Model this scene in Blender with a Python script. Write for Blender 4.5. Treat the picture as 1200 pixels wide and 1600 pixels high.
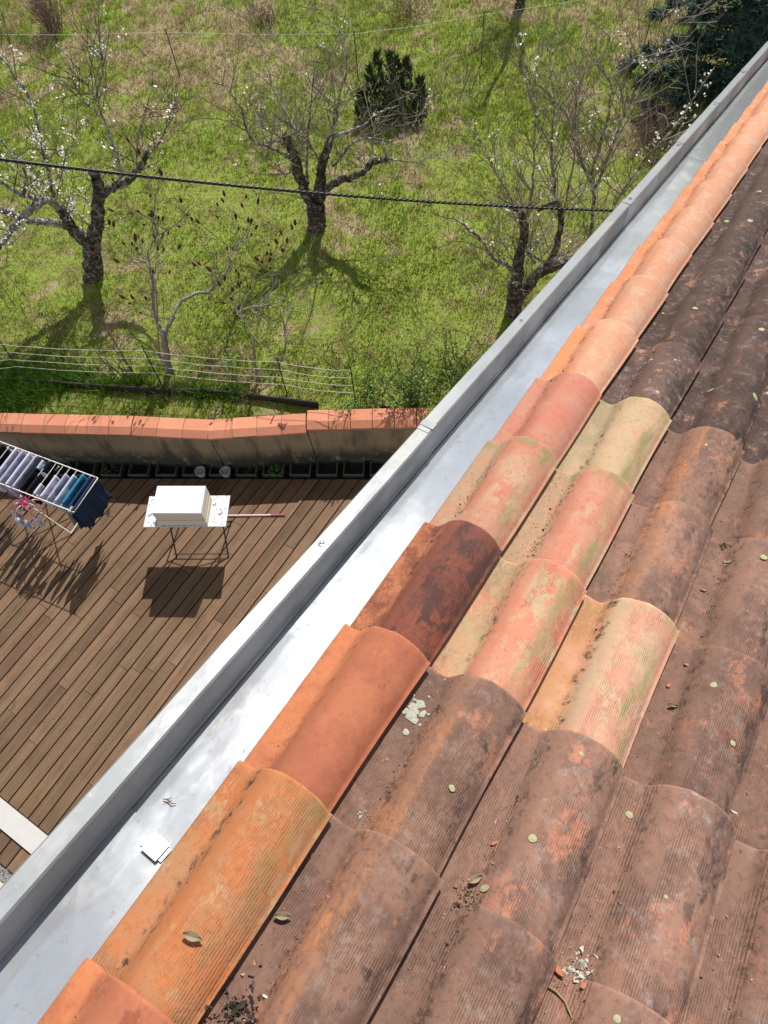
import bpy, math, random
import numpy as np
from mathutils import Vector, Matrix, noise
rnd = random.Random(7)
for o in list(bpy.data.objects): bpy.data.objects.remove(o)
S = bpy.context.scene
C = S.collection
PI = math.pi

# ------------------------------------------------------------------ camera
F = 1156.0
def unit(v):
    v = np.array(v, float); return v / np.linalg.norm(v)
_d = unit((930, -1100, F)); _c = np.array((-3444, -1697, F)); _c = unit(_c - (_c @ _d) * _d)
_n = np.cross(_d, _c); _p = math.radians(17)
_up = math.cos(_p) * _n - math.sin(_p) * _d
_fy = unit(np.array((0, 0, 1.)) - (_up[2]) * _up); _rx = np.cross(_fy, _up)
RM = np.array([_rx, _fy, _up])
CAMH = 7.5
CAM = np.array((0, 0, CAMH))
cd = bpy.data.cameras.new('camera'); cam = bpy.data.objects.new('camera', cd); C.objects.link(cam)
S.camera = cam
cd.sensor_fit = 'VERTICAL'; cd.sensor_height = 36; cd.sensor_width = 27; cd.lens = 36 * F / 1600
cd.clip_start = 0.05; cd.clip_end = 3000
Mx = np.eye(4); Mx[:3, 0] = RM[:, 0]; Mx[:3, 1] = -RM[:, 1]; Mx[:3, 2] = -RM[:, 2]; Mx[:3, 3] = CAM
cam.matrix_world = Matrix(Mx.tolist())

# ------------------------------------------------------------------ light
SUN_EL, SUN_AZ = math.radians(50), math.radians(23.4)      # azimuth from +Y towards +X
w = bpy.data.worlds.new('World'); S.world = w; w.use_nodes = True
nt = w.node_tree; nt.nodes.clear()
def N(nt, t, **k):
    n = nt.nodes.new(t)
    for a, b in k.items(): setattr(n, a, b)
    return n
out = N(nt, 'ShaderNodeOutputWorld'); bg = N(nt, 'ShaderNodeBackground'); bg.inputs[1].default_value = 0.055
sky = N(nt, 'ShaderNodeTexSky', sky_type='NISHITA', sun_disc=False, sun_elevation=SUN_EL, sun_rotation=SUN_AZ)
sky.altitude = 300; sky.dust_density = 1.5
tc = N(nt, 'ShaderNodeTexCoord'); mp = N(nt, 'ShaderNodeMapping'); mp.inputs['Scale'].default_value = (1, 1, 2.2); mp.inputs['Location'].default_value = (0.35, 0.1, 0.0)
nz = N(nt, 'ShaderNodeTexNoise'); nz.inputs['Scale'].default_value = 2.1; nz.inputs['Detail'].default_value = 7; nz.inputs['Roughness'].default_value = .55
cr = N(nt, 'ShaderNodeValToRGB'); cr.color_ramp.elements[0].position = .50; cr.color_ramp.elements[1].position = .62
mx = N(nt, 'ShaderNodeMix', data_type='RGBA'); mx.inputs[7].default_value = (23, 23.3, 23.8, 1)
L = nt.links.new
L(tc.outputs['Generated'], mp.inputs[0]); L(mp.outputs[0], nz.inputs['Vector']); L(nz.outputs[0], cr.inputs[0])
sz = N(nt, 'ShaderNodeSeparateXYZ'); L(tc.outputs['Generated'], sz.inputs[0])
zb = N(nt, 'ShaderNodeMapRange', interpolation_type='SMOOTHSTEP'); zb.inputs[1].default_value = .48; zb.inputs[2].default_value = .80; zb.inputs[3].default_value = .09; zb.inputs[4].default_value = -.13; L(sz.outputs[2], zb.inputs[0])
ad = N(nt, 'ShaderNodeMath', operation='ADD'); L(nz.outputs[0], ad.inputs[0]); L(zb.outputs[0], ad.inputs[1]); nt.links.remove(cr.inputs[0].links[0]); L(ad.outputs[0], cr.inputs[0])
L(cr.outputs[0], mx.inputs[0]); L(sky.outputs[0], mx.inputs[6]); L(mx.outputs[2], bg.inputs[0]); L(bg.outputs[0], out.inputs[0])
sl = bpy.data.lights.new('sun', 'SUN'); sl.energy = 4.8; sl.angle = math.radians(.53); sl.color = (1, .955, .88)
so = bpy.data.objects.new('sun', sl); C.objects.link(so)
sdir = Vector((math.sin(SUN_AZ) * math.cos(SUN_EL), math.cos(SUN_AZ) * math.cos(SUN_EL), math.sin(SUN_EL)))
so.rotation_euler = sdir.to_track_quat('Z', 'Y').to_euler(); so.location = (0, 0, 20)
S.view_settings.view_transform = 'Standard'; S.view_settings.look = 'None'; S.view_settings.exposure = 0.42
S.view_settings.gamma = 1; S.view_settings.use_curve_mapping = False

# ------------------------------------------------------------------ places
def ray(x, y): return RM @ np.array((x - 600., y - 800., F))
def at(x, y, z=0.0):
    r = ray(x, y); return Vector(CAM + r * ((z - CAMH) / r[2]))
DH = Vector(RM @ _d); TH = Vector(-(RM @ _c)); NH = Vector(RM @ _n); HR = 1.35
def roof(s, t, wv=0.0): return Vector(CAM.tolist()) + DH * s + TH * t + NH * (wv - HR)
def wall_y(x):      # back edge of the garden wall, in plan
    P = WALLB
    for i in range(len(P) - 1):
        if x <= P[i + 1][0] or i == len(P) - 2:
            a, b = P[i], P[i + 1]
            return a[1] + (b[1] - a[1]) * (x - a[0]) / (b[0] - a[0])
CAPZ = .655
wf = [at(px, py, CAPZ) for px, py in ((0, 674), (205, 679), (325, 685), (479, 675), (651, 671))]
a, b = wf[0], wf[1]; wf.insert(0, a + (a - b).normalized() * 7)
a, b = wf[-1], wf[-2]; wf.append(a + (a - b).normalized() * 3.2)
WALLF = [(p.x, p.y) for p in wf]
WALLB = [(p.x, p.y + .22) for p in wf]
def ground_z(x, y):
    v = y - wall_y(x)
    z = .60 + .035 * max(v, 0) + .05 * noise.noise(Vector((x * .35, y * .35, 2))) + .03 * noise.noise(Vector((x * 1.3, y * 1.3, 5)))
    return z - .04 * max(0, 1 - abs(v) / .3)
def gat(px, py):
    z = .7
    for _ in range(6):
        p = at(px, py, z); z = ground_z(p.x, p.y)
    p.z = z; return p

# ------------------------------------------------------------------ mesh helpers
class MB:
    def __init__(s): s.v = []; s.f = []; s.a = []
    def quadgrid(s, rows, closed=False, cap=False):
        b = len(s.v); n = len(rows[0])
        for r in rows: s.v += [tuple(p) for p in r]
        for i in range(len(rows) - 1):
            for j in range(n if closed else n - 1):
                k = (j + 1) % n
                s.f.append((b + i * n + j, b + i * n + k, b + (i + 1) * n + k, b + (i + 1) * n + j))
        if cap:
            s.f.append(tuple(b + j for j in reversed(range(n)))); s.f.append(tuple(b + (len(rows) - 1) * n + j for j in range(n)))
    def tube(s, pts, rad, sides=6, cap=True):
        pts = [Vector(p) for p in pts]; rows = []
        if not hasattr(rad, '__len__'): rad = [rad] * len(pts)
        up = Vector((.13, .27, .95))
        for i, p in enumerate(pts):
            tn = (pts[min(i + 1, len(pts) - 1)] - pts[max(i - 1, 0)]).normalized()
            x = tn.cross(up)
            if x.length < .05: x = tn.cross(Vector((1, 0, 0)))
            x.normalize(); y = tn.cross(x)
            rows.append([p + (x * math.cos(2 * PI * k / sides) + y * math.sin(2 * PI * k / sides)) * rad[i] for k in range(sides)])
        s.quadgrid(rows, True, cap)
    def box(s, c, sx, sy, sz, ux=Vector((1, 0, 0)), uy=Vector((0, 1, 0)), uz=Vector((0, 0, 1))):
        b = len(s.v)
        for k in (-1, 1):
            for j in (-1, 1):
                for i in (-1, 1): s.v.append(tuple(Vector(c) + ux * i * sx / 2 + uy * j * sy / 2 + uz * k * sz / 2))
        for q in ((0, 2, 3, 1), (4, 5, 7, 6), (0, 1, 5, 4), (2, 6, 7, 3), (0, 4, 6, 2), (1, 3, 7, 5)): s.f.append(tuple(b + i for i in q))
    def prism(s, poly, z0, z1):
        b = len(s.v); n = len(poly)
        s.v += [(p[0], p[1], z0) for p in poly] + [(p[0], p[1], z1) for p in poly]
        s.f.append(tuple(b + i for i in reversed(range(n)))); s.f.append(tuple(b + n + i for i in range(n)))
        for i in range(n): s.f.append((b + i, b + (i + 1) % n, b + n + (i + 1) % n, b + n + i))
    def mesh(s, name, smooth=False):
        m = bpy.data.meshes.new(name); m.from_pydata(s.v, [], s.f); m.validate()
        if smooth: m.shade_smooth()
        return m
    def obj(s, name, mat=None, parent=None, smooth=False, bevel=0, origin=None):
        if origin is not None: s.v = [tuple(Vector(p) - Vector(origin)) for p in s.v]
        m = s.mesh(name, smooth); o = link(name, m, mat, parent)
        if origin is not None: o.location = origin
        if bevel:
            md = o.modifiers.new('b', 'BEVEL'); md.width = bevel; md.segments = 2; md.limit_method = 'ANGLE'
        return o
def link(name, m, mat=None, parent=None):
    o = bpy.data.objects.new(name, m); C.objects.link(o)
    if mat and not m.materials: m.materials.append(mat)
    if parent: o.parent = parent
    return o
def tag(o, label=None, cat=None, group=None, kind=None):
    for k, v in (('label', label), ('category', cat), ('group', group), ('kind', kind)):
        if v: o[k] = v
    return o
def empty(name, loc=(0, 0, 0), rz=0):
    o = bpy.data.objects.new(name, None); C.objects.link(o); o.location = loc; o.rotation_euler.z = rz
    o.empty_display_size = .1
    return o
def struct(o): o['kind'] = 'structure'; return o
def catmull(P, n):
    P = [Vector(p) for p in P]; Q = [P[0] * 2 - P[1]] + P + [P[-1] * 2 - P[-2]]; R = []
    for i in range(1, len(Q) - 2):
        for k in range(n):
            t = k / n; a, b, c, d = Q[i - 1:i + 3]
            R.append(.5 * ((2 * b) + (c - a) * t + (2 * a - 5 * b + 4 * c - d) * t * t + (3 * b - a - 3 * c + d) * t ** 3))
    R.append(P[-1]); return R

# ------------------------------------------------------------------ material helpers
class MT:
    def __init__(s, name, rough=.8, metal=0, spec=.3):
        s.m = bpy.data.materials.new(name); s.m.use_nodes = True; s.nt = s.m.node_tree
        s.b = s.nt.nodes['Principled BSDF']; s.b.inputs['Roughness'].default_value = rough; s.b.inputs['Metallic'].default_value = metal
        s.b.inputs['Specular IOR Level'].default_value = spec
        s.tc = N(s.nt, 'ShaderNodeTexCoord'); s.oi = N(s.nt, 'ShaderNodeObjectInfo')
    def l(s, a, b): s.nt.links.new(a, b)
    def vec(s, scale=(1, 1, 1), coord='Object', rand=True):
        m = N(s.nt, 'ShaderNodeMapping'); m.inputs['Scale'].default_value = scale
        if rand:
            a = N(s.nt, 'ShaderNodeVectorMath', operation='SCALE'); a.inputs[0].default_value = (3.1, 7.7, 5.3)
            s.l(s.oi.outputs['Random'], a.inputs['Scale'])
            b = N(s.nt, 'ShaderNodeVectorMath', operation='ADD'); s.l(s.tc.outputs[coord], b.inputs[0]); s.l(a.outputs[0], b.inputs[1]); s.l(b.outputs[0], m.inputs[0])
        else: s.l(s.tc.outputs[coord], m.inputs[0])
        return m.outputs[0]
    def noise(s, sc, detail=4, rough=.55, scale=(1, 1, 1), coord='Object', rand=True, lo=None, hi=None, dist=0):
        n = N(s.nt, 'ShaderNodeTexNoise'); n.inputs['Scale'].default_value = sc; n.inputs['Detail'].default_value = detail; n.inputs['Roughness'].default_value = rough
        n.inputs['Distortion'].default_value = dist
        s.l(s.vec(scale, coord, rand), n.inputs['Vector']); o = n.outputs[0]
        return s.mr(o, lo, hi) if lo is not None else o
    def mr(s, o, lo, hi, a=0., b=1.):
        r = N(s.nt, 'ShaderNodeMapRange', interpolation_type='SMOOTHSTEP'); r.inputs[1].default_value = lo; r.inputs[2].default_value = hi
        r.inputs[3].default_value = a; r.inputs[4].default_value = b
        s.l(o, r.inputs[0]); return r.outputs[0]
    def mul(s, a, b, op='MULTIPLY'):
        n = N(s.nt, 'ShaderNodeMath', operation=op); n.use_clamp = False
        for i, x in enumerate((a, b)):
            if isinstance(x, (int, float)): n.inputs[i].default_value = x
            elif x is not None: s.l(x, n.inputs[i])
        return n.outputs[0]
    def mix(s, a, b, f):
        n = N(s.nt, 'ShaderNodeMix', data_type='RGBA')
        for i, x in ((6, a), (7, b)):
            if isinstance(x, tuple): n.inputs[i].default_value = (*x, 1)
            else: s.l(x, n.inputs[i])
        if isinstance(f, (int, float)): n.inputs[0].default_value = f
        else: s.l(f, n.inputs[0])
        return n.outputs[2]
    def sep(s, coord='Object'):
        n = N(s.nt, 'ShaderNodeSeparateXYZ'); s.l(s.tc.outputs[coord], n.inputs[0]); return n.outputs
    def color(s, c):
        if isinstance(c, tuple): s.b.inputs['Base Color'].default_value = (*c, 1)
        else: s.l(c, s.b.inputs['Base Color'])
        return s
    def rough(s, c): s.l(c, s.b.inputs['Roughness']); return s
    def bump(s, h, strength=.3, dist=.01):
        n = N(s.nt, 'ShaderNodeBump'); n.inputs['Strength'].default_value = strength; n.inputs['Distance'].default_value = dist
        s.l(h, n.inputs['Height']); s.l(n.outputs[0], s.b.inputs['Normal']); return s
    def variation(s, c, lo=.8, hi=1.15):
        h = N(s.nt, 'ShaderNodeHueSaturation'); s.l(s.mr(s.oi.outputs['Random'], 0, 1, lo, hi), h.inputs['Value']); s.l(c, h.inputs['Color']); return h.outputs[0]
def simple(name, col, rough=.7, metal=0, var=.12, sc=30, bump=0):
    m = MT(name, rough, metal); n = m.noise(sc, 4)
    m.color(m.mix(tuple(x * (1 - var) for x in col), tuple(min(1, x * (1 + var)) for x in col), n))
    if bump: m.bump(n, bump, .005)
    return m.m

# ---- clay tile materials
def tile_mat(name, base, alt, patch=None, patch_lo=.55, groove=.6, green=None, dirt=.5, dark=None, streak=None, channel=None, grey=.0, jitter=(.85, 1.12), gscale=1.0):
    m = MT(name, .85, 0, .25)
    xyz = m.sep(); x, y = xyz[0], xyz[1]
    c = m.mix(base, alt, m.noise(9, 9, .72, lo=.40, hi=.60))
    if patch: c = m.mix(c, patch, m.noise(15, 10, .78, scale=(1, .6, 1), lo=patch_lo, hi=patch_lo + .05))
    if grey: c = m.mix(c, (.30, .27, .25), m.mul(m.noise(34, 10, .8, lo=.5, hi=.66), grey))
    if channel: c = m.mix(c, channel, m.mul(m.mr(x, .085, .07), m.noise(14, 5, .6, lo=.3, hi=.6)))
    if dark: c = m.mix(c, dark, m.mul(m.mul(m.mr(x, .13, .19, .25, 1.), 1.0), m.noise(20, 9, .78, scale=(1, .6, 1), lo=.5, hi=.6)))
    if green:
        band = m.mul(m.mr(x, .155, .175), m.mr(x, .205, .19)); head = m.mr(y, -.05, -.012)
        c = m.mix(c, green, m.mul(m.mul(band, head, 'MAXIMUM'), m.mul(m.noise(20, 5, .6, scale=(1, .3, 1), lo=.42, hi=.6), .75)))
    if streak:
        st = m.mul(m.mul(m.mr(x, .055, .085), m.mr(x, .125, .09)), m.mul(m.noise(6, 4, .6, lo=.32, hi=.56), m.noise(70, 4, .7, lo=.3, hi=.6, scale=(1, .2, 1)))); c = m.mix(c, streak, st)
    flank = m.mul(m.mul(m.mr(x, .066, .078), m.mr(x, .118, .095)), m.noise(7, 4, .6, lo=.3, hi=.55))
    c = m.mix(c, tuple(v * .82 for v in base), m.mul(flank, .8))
    # combed grooves along the tile
    wv = m.mul(m.mul(x, 2 * PI / .0044), None, 'SINE'); g = m.mr(wv, -.2, .9)
    gm = m.mul(m.noise(8, 3, .5, scale=(1, .7, 1), lo=.40, hi=.55), groove)
    gm = m.mul(gm, m.mr(m.noise(110, 3, .7, scale=(1, .5, 1)), .4, .56, .15, 1))
    gg = m.mul(m.mul(g, gm), m.mr(flank, 0, .5, 1, 0))
    c = m.mix(c, tuple(v * .32 for v in base), m.mul(gg, .52))
    c = m.mix(c, tuple(min(1, v * 1.45) for v in base), m.mul(m.mr(y, -.007, -.002), .3))
    # crease grit and fine speckle
    cre = m.mul(m.mul(m.mr(x, .05, .068), m.mr(x, .085, .074)), m.noise(45, 6, .75, lo=.5, hi=.62))
    c = m.mix(c, (.05, .035, .025), m.mul(cre, dirt))
    c = m.mix(c, (.045, .03, .025), m.mul(m.noise(150, 5, .8, lo=.54, hi=.68), .45 * dirt + .15))
    c = m.mix(c, tuple(min(1, v * 1.5) for v in base), m.mul(m.noise(150, 5, .8, lo=.52, hi=.68), .42))
    c = m.mix(c, tuple(v * .35 for v in base), m.mul(m.noise(75, 8, .85, lo=.50, hi=.62), .30 if base[0] > .3 else .55)); m.color(m.variation(c, jitter[0] * .93, jitter[1] * .93))
    hgt = m.mul(m.mul(m.mul(gg, -1.0), m.mul(m.noise(130, 5, .7), .5), 'ADD'), m.mul(m.noise(25, 4), .8), 'ADD')
    m.bump(hgt, .75, .0022)
    return m.m
TM = dict(
    verge=tile_mat('smooth_orange_clay', (.50, .225, .13), (.44, .24, .155), (.47, .28, .19), .50, 0.0, dirt=.7, channel=(.50, .185, .08), jitter=(.95, 1.06)),
    orange=tile_mat('orange_clay', (.345, .12, .062), (.285, .09, .05), (.24, .07, .04), .56, .15, dirt=.5, channel=(.42, .15, .065), jitter=(.95, 1.05)),
    orange_mix=tile_mat('patched_orange_clay', (.41, .145, .055), (.34, .17, .085), (.38, .23, .12), .55, .6, green=(.24, .15, .06), dirt=1., jitter=(.97, 1.03)),
    red_dark=tile_mat('sooty_red_clay', (.21, .065, .04), (.14, .05, .038), (.075, .038, .032), .5, .8, dark=(.06, .035, .03), dirt=.5, channel=(.40, .15, .07), jitter=(.97, 1.03)),
    salmon=tile_mat('salmon_clay', (.47, .185, .12), (.44, .225, .15), (.45, .28, .18), .5, .3, green=(.20, .215, .09), dirt=.6, channel=(.36, .25, .155), jitter=(0.902, 0.958)),
    salmon_comb=tile_mat('combed_salmon_clay', (.52, .20, .125), (.48, .235, .15), (.44, .32, .19), .52, .9, green=(.27, .22, .10), dirt=.8, channel=(.38, .28, .16), jitter=(0.911, 0.949)),
    salmon_plain=tile_mat('plain_salmon_clay', (.45, .165, .11), (.43, .205, .145), None, .5, .05, dirt=.5, jitter=(0.911, 0.949)),
    cream=tile_mat('cream_clay', (.45, .33, .195), (.48, .32, .20), (.50, .26, .17), .54, .35, green=(.20, .20, .07), dirt=.9, channel=(.33, .26, .155), jitter=(0.882, 0.918)),
    cream_pink=tile_mat('cream_pink_clay', (.50, .36, .23), (.54, .28, .19), (.54, .26, .18), .47, .8, green=(.26, .26, .10), dirt=.9, channel=(.47, .23, .11), jitter=(0.902, 0.938)),
    brown=tile_mat('weathered_brown_clay', (.245, .134, .095), (.155, .087, .068), (.36, .155, .095), .54, .85, dark=(.06, .042, .037), grey=.5, dirt=.8, channel=(.21, .118, .086)),
    brown_streak=tile_mat('streaked_brown_clay', (.25, .136, .096), (.16, .09, .068), (.35, .155, .095), .56, .8, dark=(.06, .042, .037), grey=.45, streak=(.56, .22, .075), dirt=.7, channel=(.21, .118, .086)),
    dark=tile_mat('lichened_dark_clay', (.11, .062, .048), (.062, .038, .032), (.30, .145, .09), .56, .25, dark=(.03, .025, .024), grey=.55, dirt=.6, jitter=(.75, 1.25)),
)
def zinc_mat(name, base, r0, r1, metal=.62):
    m = MT(name, .3, metal, .5)
    big = m.noise(3.2, 5, .6, rand=False, lo=.35, hi=.68); sm = m.noise(24, 5, .7, scale=(1, .35, 1), rand=False, lo=.4, hi=.7)
    f = m.mul(big, m.mul(sm, .45), 'ADD'); c = m.mix(base, tuple(v * .70 for v in base), f)
    c = m.mix(c, (.30, .28, .25), m.mul(m.noise(60, 6, .75, rand=False, lo=.60, hi=.68), .7))
    c = m.mix(c, (.34, .31, .27), m.mul(m.noise(9, 8, .75, scale=(1, .3, 1), rand=False, lo=.52, hi=.66), .3)); m.color(c)
    m.rough(m.mr(f, 0, 1.4, r0, r1)); m.bump(m.noise(5, 3, .5, rand=False), .12, .01)
    return m.m
M_zinc = zinc_mat('zinc_sheet', (.56, .60, .64), .10, .24)
M_zinc_f = zinc_mat('zinc_flange', (.25, .268, .285), .38, .55, .3)

# ================================================================== HOUSE
house = empty('house', roof(-1.0, -.45) * 1.0); house.location.z = 0
tag(house, 'tiled house seen from its roof, zinc flashing along the left roof edge', 'house')
HI = Matrix.Translation(-house.location)
RF = Matrix(((TH.x, DH.x, NH.x, 0), (TH.y, DH.y, NH.y, 0), (TH.z, DH.z, NH.z, 0), (0, 0, 0, 1)))   # roof frame: x across, y down the slope, z out
def on_house(o, s, t, wv=0, rz=0, tilt=0, roll=0):
    o.parent = house
    o.matrix_world = Matrix.Translation(roof(s, t, wv)) @ RF @ Matrix.Rotation(rz, 4, 'Z') @ Matrix.Rotation(tilt, 4, 'X') @ Matrix.Rotation(roll, 4, 'Y')
    o.matrix_basis = HI @ o.matrix_basis if False else o.matrix_basis
    return o
bpy.context.view_layer.update()
PROF = [(-.014, .004), (-.004, -.002), (.015, -.006), (.035, -.007), (.055, -.006), (.066, -.003), (.073, .003), (.080, .014), (.088, .027), (.098, .0385), (.111, .0475), (.127, .0542), (.145, .057), (.162, .0560), (.177, .0515), (.189, .0448), (.198, .0378), (.2045, .0310), (.2095, .0240), (.2125, .0200), (.218, .0192)]
VPROF = [(.016, -.030), (.0165, -.012), (.021, -.006), (.035, -.006)] + PROF[4:]
def taper(u, f):        # f = 0 at the uphill end, 1 at the head: the barrel widens and the channel narrows
    c0, c1 = .075, .078 - .021 * f; e1 = .206 + .009 * f
    if u <= 0: return u
    return u * c1 / c0 if u < c0 else c1 + (u - c0) / (.2125 - c0) * (e1 - c1)
def untaper(u, f):
    c0, c1 = .075, .078 - .021 * f; e1 = .206 + .009 * f
    if u <= 0: return u
    return u * c0 / c1 if u < c1 else c0 + (u - c1) / (e1 - c1) * (.2125 - c0)
PITCH, TW, TILT, TLEN = .3690, .2115, .027, .425
def prof(u):
    for i in range(len(PROF) - 1):
        if u <= PROF[i + 1][0]: 
            a, b = PROF[i], PROF[i + 1]; return a[1] + (b[1] - a[1]) * (u - a[0]) / (b[0] - a[0])
    return PROF[-1][1]
def tile_mesh(seed, hf=1.0, wob=.0015, verge=False):
    mb = MB(); r = random.Random(seed); rows = []
    ys = [-TLEN, -.36, -.27, -.17, -.08, -.02, -.004, 0]
    top = []
    for k, y in enumerate(ys):
        row = []
        fy_ = (y + TLEN) / TLEN
        for (u, wv) in (VPROF if verge else PROF):
            u = taper(u, fy_); z = wv * hf * (.94 + .10 * fy_ + .03 * math.sin(y * 9 + seed)) + noise.noise(Vector((u * 25, y * 12, seed * 3.7))) * wob
            if y == 0: z -= .0022
            z += TILT * (y + TLEN) / TLEN
            row.append((u + .0025 * math.sin(y * 8 + seed * 2) * (u / .2), y + (0.0035 * noise.noise(Vector((u * 40, seed, 0))) if y > -.01 else 0), z))
        top.append(row)
    bot = []
    for row in top:
        br = []
        for j, (u, y, z) in enumerate(row):
            a = row[max(j - 1, 0)]; b = row[min(j + 1, len(row) - 1)]; tx, tz = b[0] - a[0], b[2] - a[2]; l = math.hypot(tx, tz) or 1
            br.append((u + tz / l * .009 * (.3 if j > len(row) - 6 else 1), y, z - tx / l * .009))
        bot.append(br)
    loops = [list(t) + list(reversed(b)) for t, b in zip(top, bot)]
    mb.quadgrid(loops, True, True)
    m = mb.mesh('roof_tile'); m.shade_smooth()
    # sharp edges where the shell turns
    n = len(VPROF if verge else PROF)
    for e in m.edges:
        a, b = (v % (2 * n) for v in e.vertices)
        if {a, b} <= {n - 1, n} or {a, b} <= {0, 2 * n - 1}: e.use_edge_sharp = True
    return m
variants = {}
def tile_variant(mat, seed, verge=False):
    k = (mat, seed, verge)
    if k not in variants:
        m = tile_mesh(seed, wob=.0045 if mat == 'dark' else .0016, verge=verge); m.materials.append(TM[mat]); variants[k] = m
    return variants[k]
LAY = {0: {-2: 'orange', -1: 'orange', 0: 'orange', 1: 'orange_mix', 2: 'orange', 3: 'red_dark', 4: 'salmon', 5: 'salmon_plain'},
       1: {1: 'brown_streak', 2: 'brown_streak', 3: 'salmon_comb', 4: 'salmon', 5: 'cream'},
       2: {1: 'brown', 2: 'brown', 3: 'cream_pink', 4: 'brown_streak', 5: 'brown_streak'}}
TLAB = {'orange': 'plain bright orange clay tile', 'orange_mix': 'orange tile with cream and green worn patches', 'red_dark': 'sooty dark red combed tile', 'salmon': 'salmon pink tile with green algae edge',
        'salmon_comb': 'combed salmon tile with cream channel', 'salmon_plain': 'plain salmon pink tile', 'cream': 'cream tile with mossy head', 'cream_pink': 'cream and pink mottled tile', 'brown_streak': 'brown tile with an orange streak'}
NC, J0, J1 = 8, -3, 23
T0 = -.233 - TW
def tile_kind(i, j):
    k = LAY.get(i, {}).get(j)
    if k: return k
    if i == 0: return 'verge' if j > 5 else 'orange'
    return 'dark' if (j >= 6 or (i == 1 and j >= 6) or (i >= 3 and j >= 6)) else 'brown'
HEAD = {}
for i in range(NC):
    for j in range(J0, J1 + 1):
        kd = tile_kind(i, j); m = tile_variant(kd, rnd.randrange(3) if kd != 'dark' else rnd.randrange(5), i == 0)
        o = bpy.data.objects.new('roof_tile', m); C.objects.link(o)
        ds, dt = rnd.uniform(-.007, .007), rnd.uniform(-.002, .002)
        if i == 0: dt *= .5
        rz = rnd.uniform(-.006, .006)
        s = .080 + PITCH * j + ds
        HEAD[i, j] = s
        dw = .004 if kd in ('cream', 'cream_pink', 'salmon_comb') else 0
        on_house(o, s, T0 + i * TW + dt, dw, rz, 0, rnd.uniform(-.012, .012))
        if kd in TLAB: o['label'] = TLAB[kd]
def surf(s, t):         # height of the tiles over the roof plane
    i = math.floor((t - T0) / TW); u = (t - T0) - i * TW
    j = math.ceil((s - .08) / PITCH); hd = .08 + PITCH * j
    fy_ = (s - hd + TLEN) / TLEN; wv = prof(untaper(u, fy_)) * (.94 + .10 * fy_) + TILT * fy_
    if u < .006 and i > 0: wv = max(wv, prof(TW + u) + TILT * (s - hd + TLEN) / TLEN)
    return wv
def roof_pick(px, py):
    r = ray(px, py); wv = .02; D = np.array(DH); T = np.array(TH); n_ = np.array(NH)
    for _ in range(12):
        X = r * ((HR - wv) / -(n_ @ r)); s, t = float(X @ D), float(X @ T); wv = .5 * wv + .5 * surf(s, t)
    return s, t, surf(s, t)

# roof deck, flashing, verge, walls
S0, S1 = .08 + PITCH * (J0 - 1), .08 + PITCH * J1 + .02
def roof_box(name, mat, s0, s1, t0, t1, w0, w1, bevel=0):
    mb = MB(); mb.box(((t0 + t1) / 2, 0, (w0 + w1) / 2), t1 - t0, s1 - s0, w1 - w0)
    return on_house(mb.obj(name, mat, None, bevel=bevel), (s0 + s1) / 2, 0, 0)
M_under = simple('roofing_felt', (.05, .035, .03), .9)
roof_box('roof_deck', M_under, S0, S1 - .05, -.43, T0 + NC * TW, -.05, -.032)
M_plaster = MT('house_plaster', .9); M_plaster.color(M_plaster.mix((.50, .44, .35), (.60, .53, .43), M_plaster.noise(3, 5))).bump(M_plaster.noise(120, 3), .4, .004); M_plaster = M_plaster.m
# zinc flashing in lapped lengths; profile across t
def flash(name, pr, s0, s1, mat, lift=0, thick=.0012, smooth=False):
    mb = MB(); n = max(2, int((s1 - s0) / .12)); rows = []
    for k in range(n + 1):
        y = s0 + (s1 - s0) * k / n
        top = []
        for q, (t, wv) in enumerate(pr):
            top.append((t + .0022 * noise.noise(Vector((y * 2.3, q * .2, 4))), y, wv + lift + .0016 * noise.noise(Vector((y * 3, q * .7, 9)))))
        rows.append(top + [(t, y, wz - thick) for (t, y, wz) in reversed(top)])
    mb.quadgrid(rows, True, True)
    return on_house(mb.obj(name, mat, None), 0, 0, 0)
PAN = [(-.30, -.020), (-.38, -.020), (-.45, -.021), (-.5495, -.022)]
for k, (s0, s1) in enumerate(((S0, .285), (.265, 2.3), (2.28, 4.30), (4.28, 6.3), (6.28, S1 + .03))):
    tag(flash('flashing_pan', PAN, s0, s1, M_zinc, lift=-.0018 * k if k else 0.0018))
CAPP = [(-.5475, -.0195), (-.5485, -.012), (-.5515, -.010), (-.5525, .069), (-.556, .0735), (-.589, .0745), (-.5925, .071), (-.5935, .030), (-.590, .027)]
seg = [S0, 1.45, 3.25, 4.15, 4.95, 5.75, 6.6, 7.5, S1 + .03]
for k in range(len(seg) - 1):
    flash('flashing_cap', [(t - (.0012 if k % 2 else 0), wv + (.0015 if k % 2 else 0)) for t, wv in CAPP], seg[k] - (.03 if k else 0), seg[k + 1], M_zinc_f, thick=.001)
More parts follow.
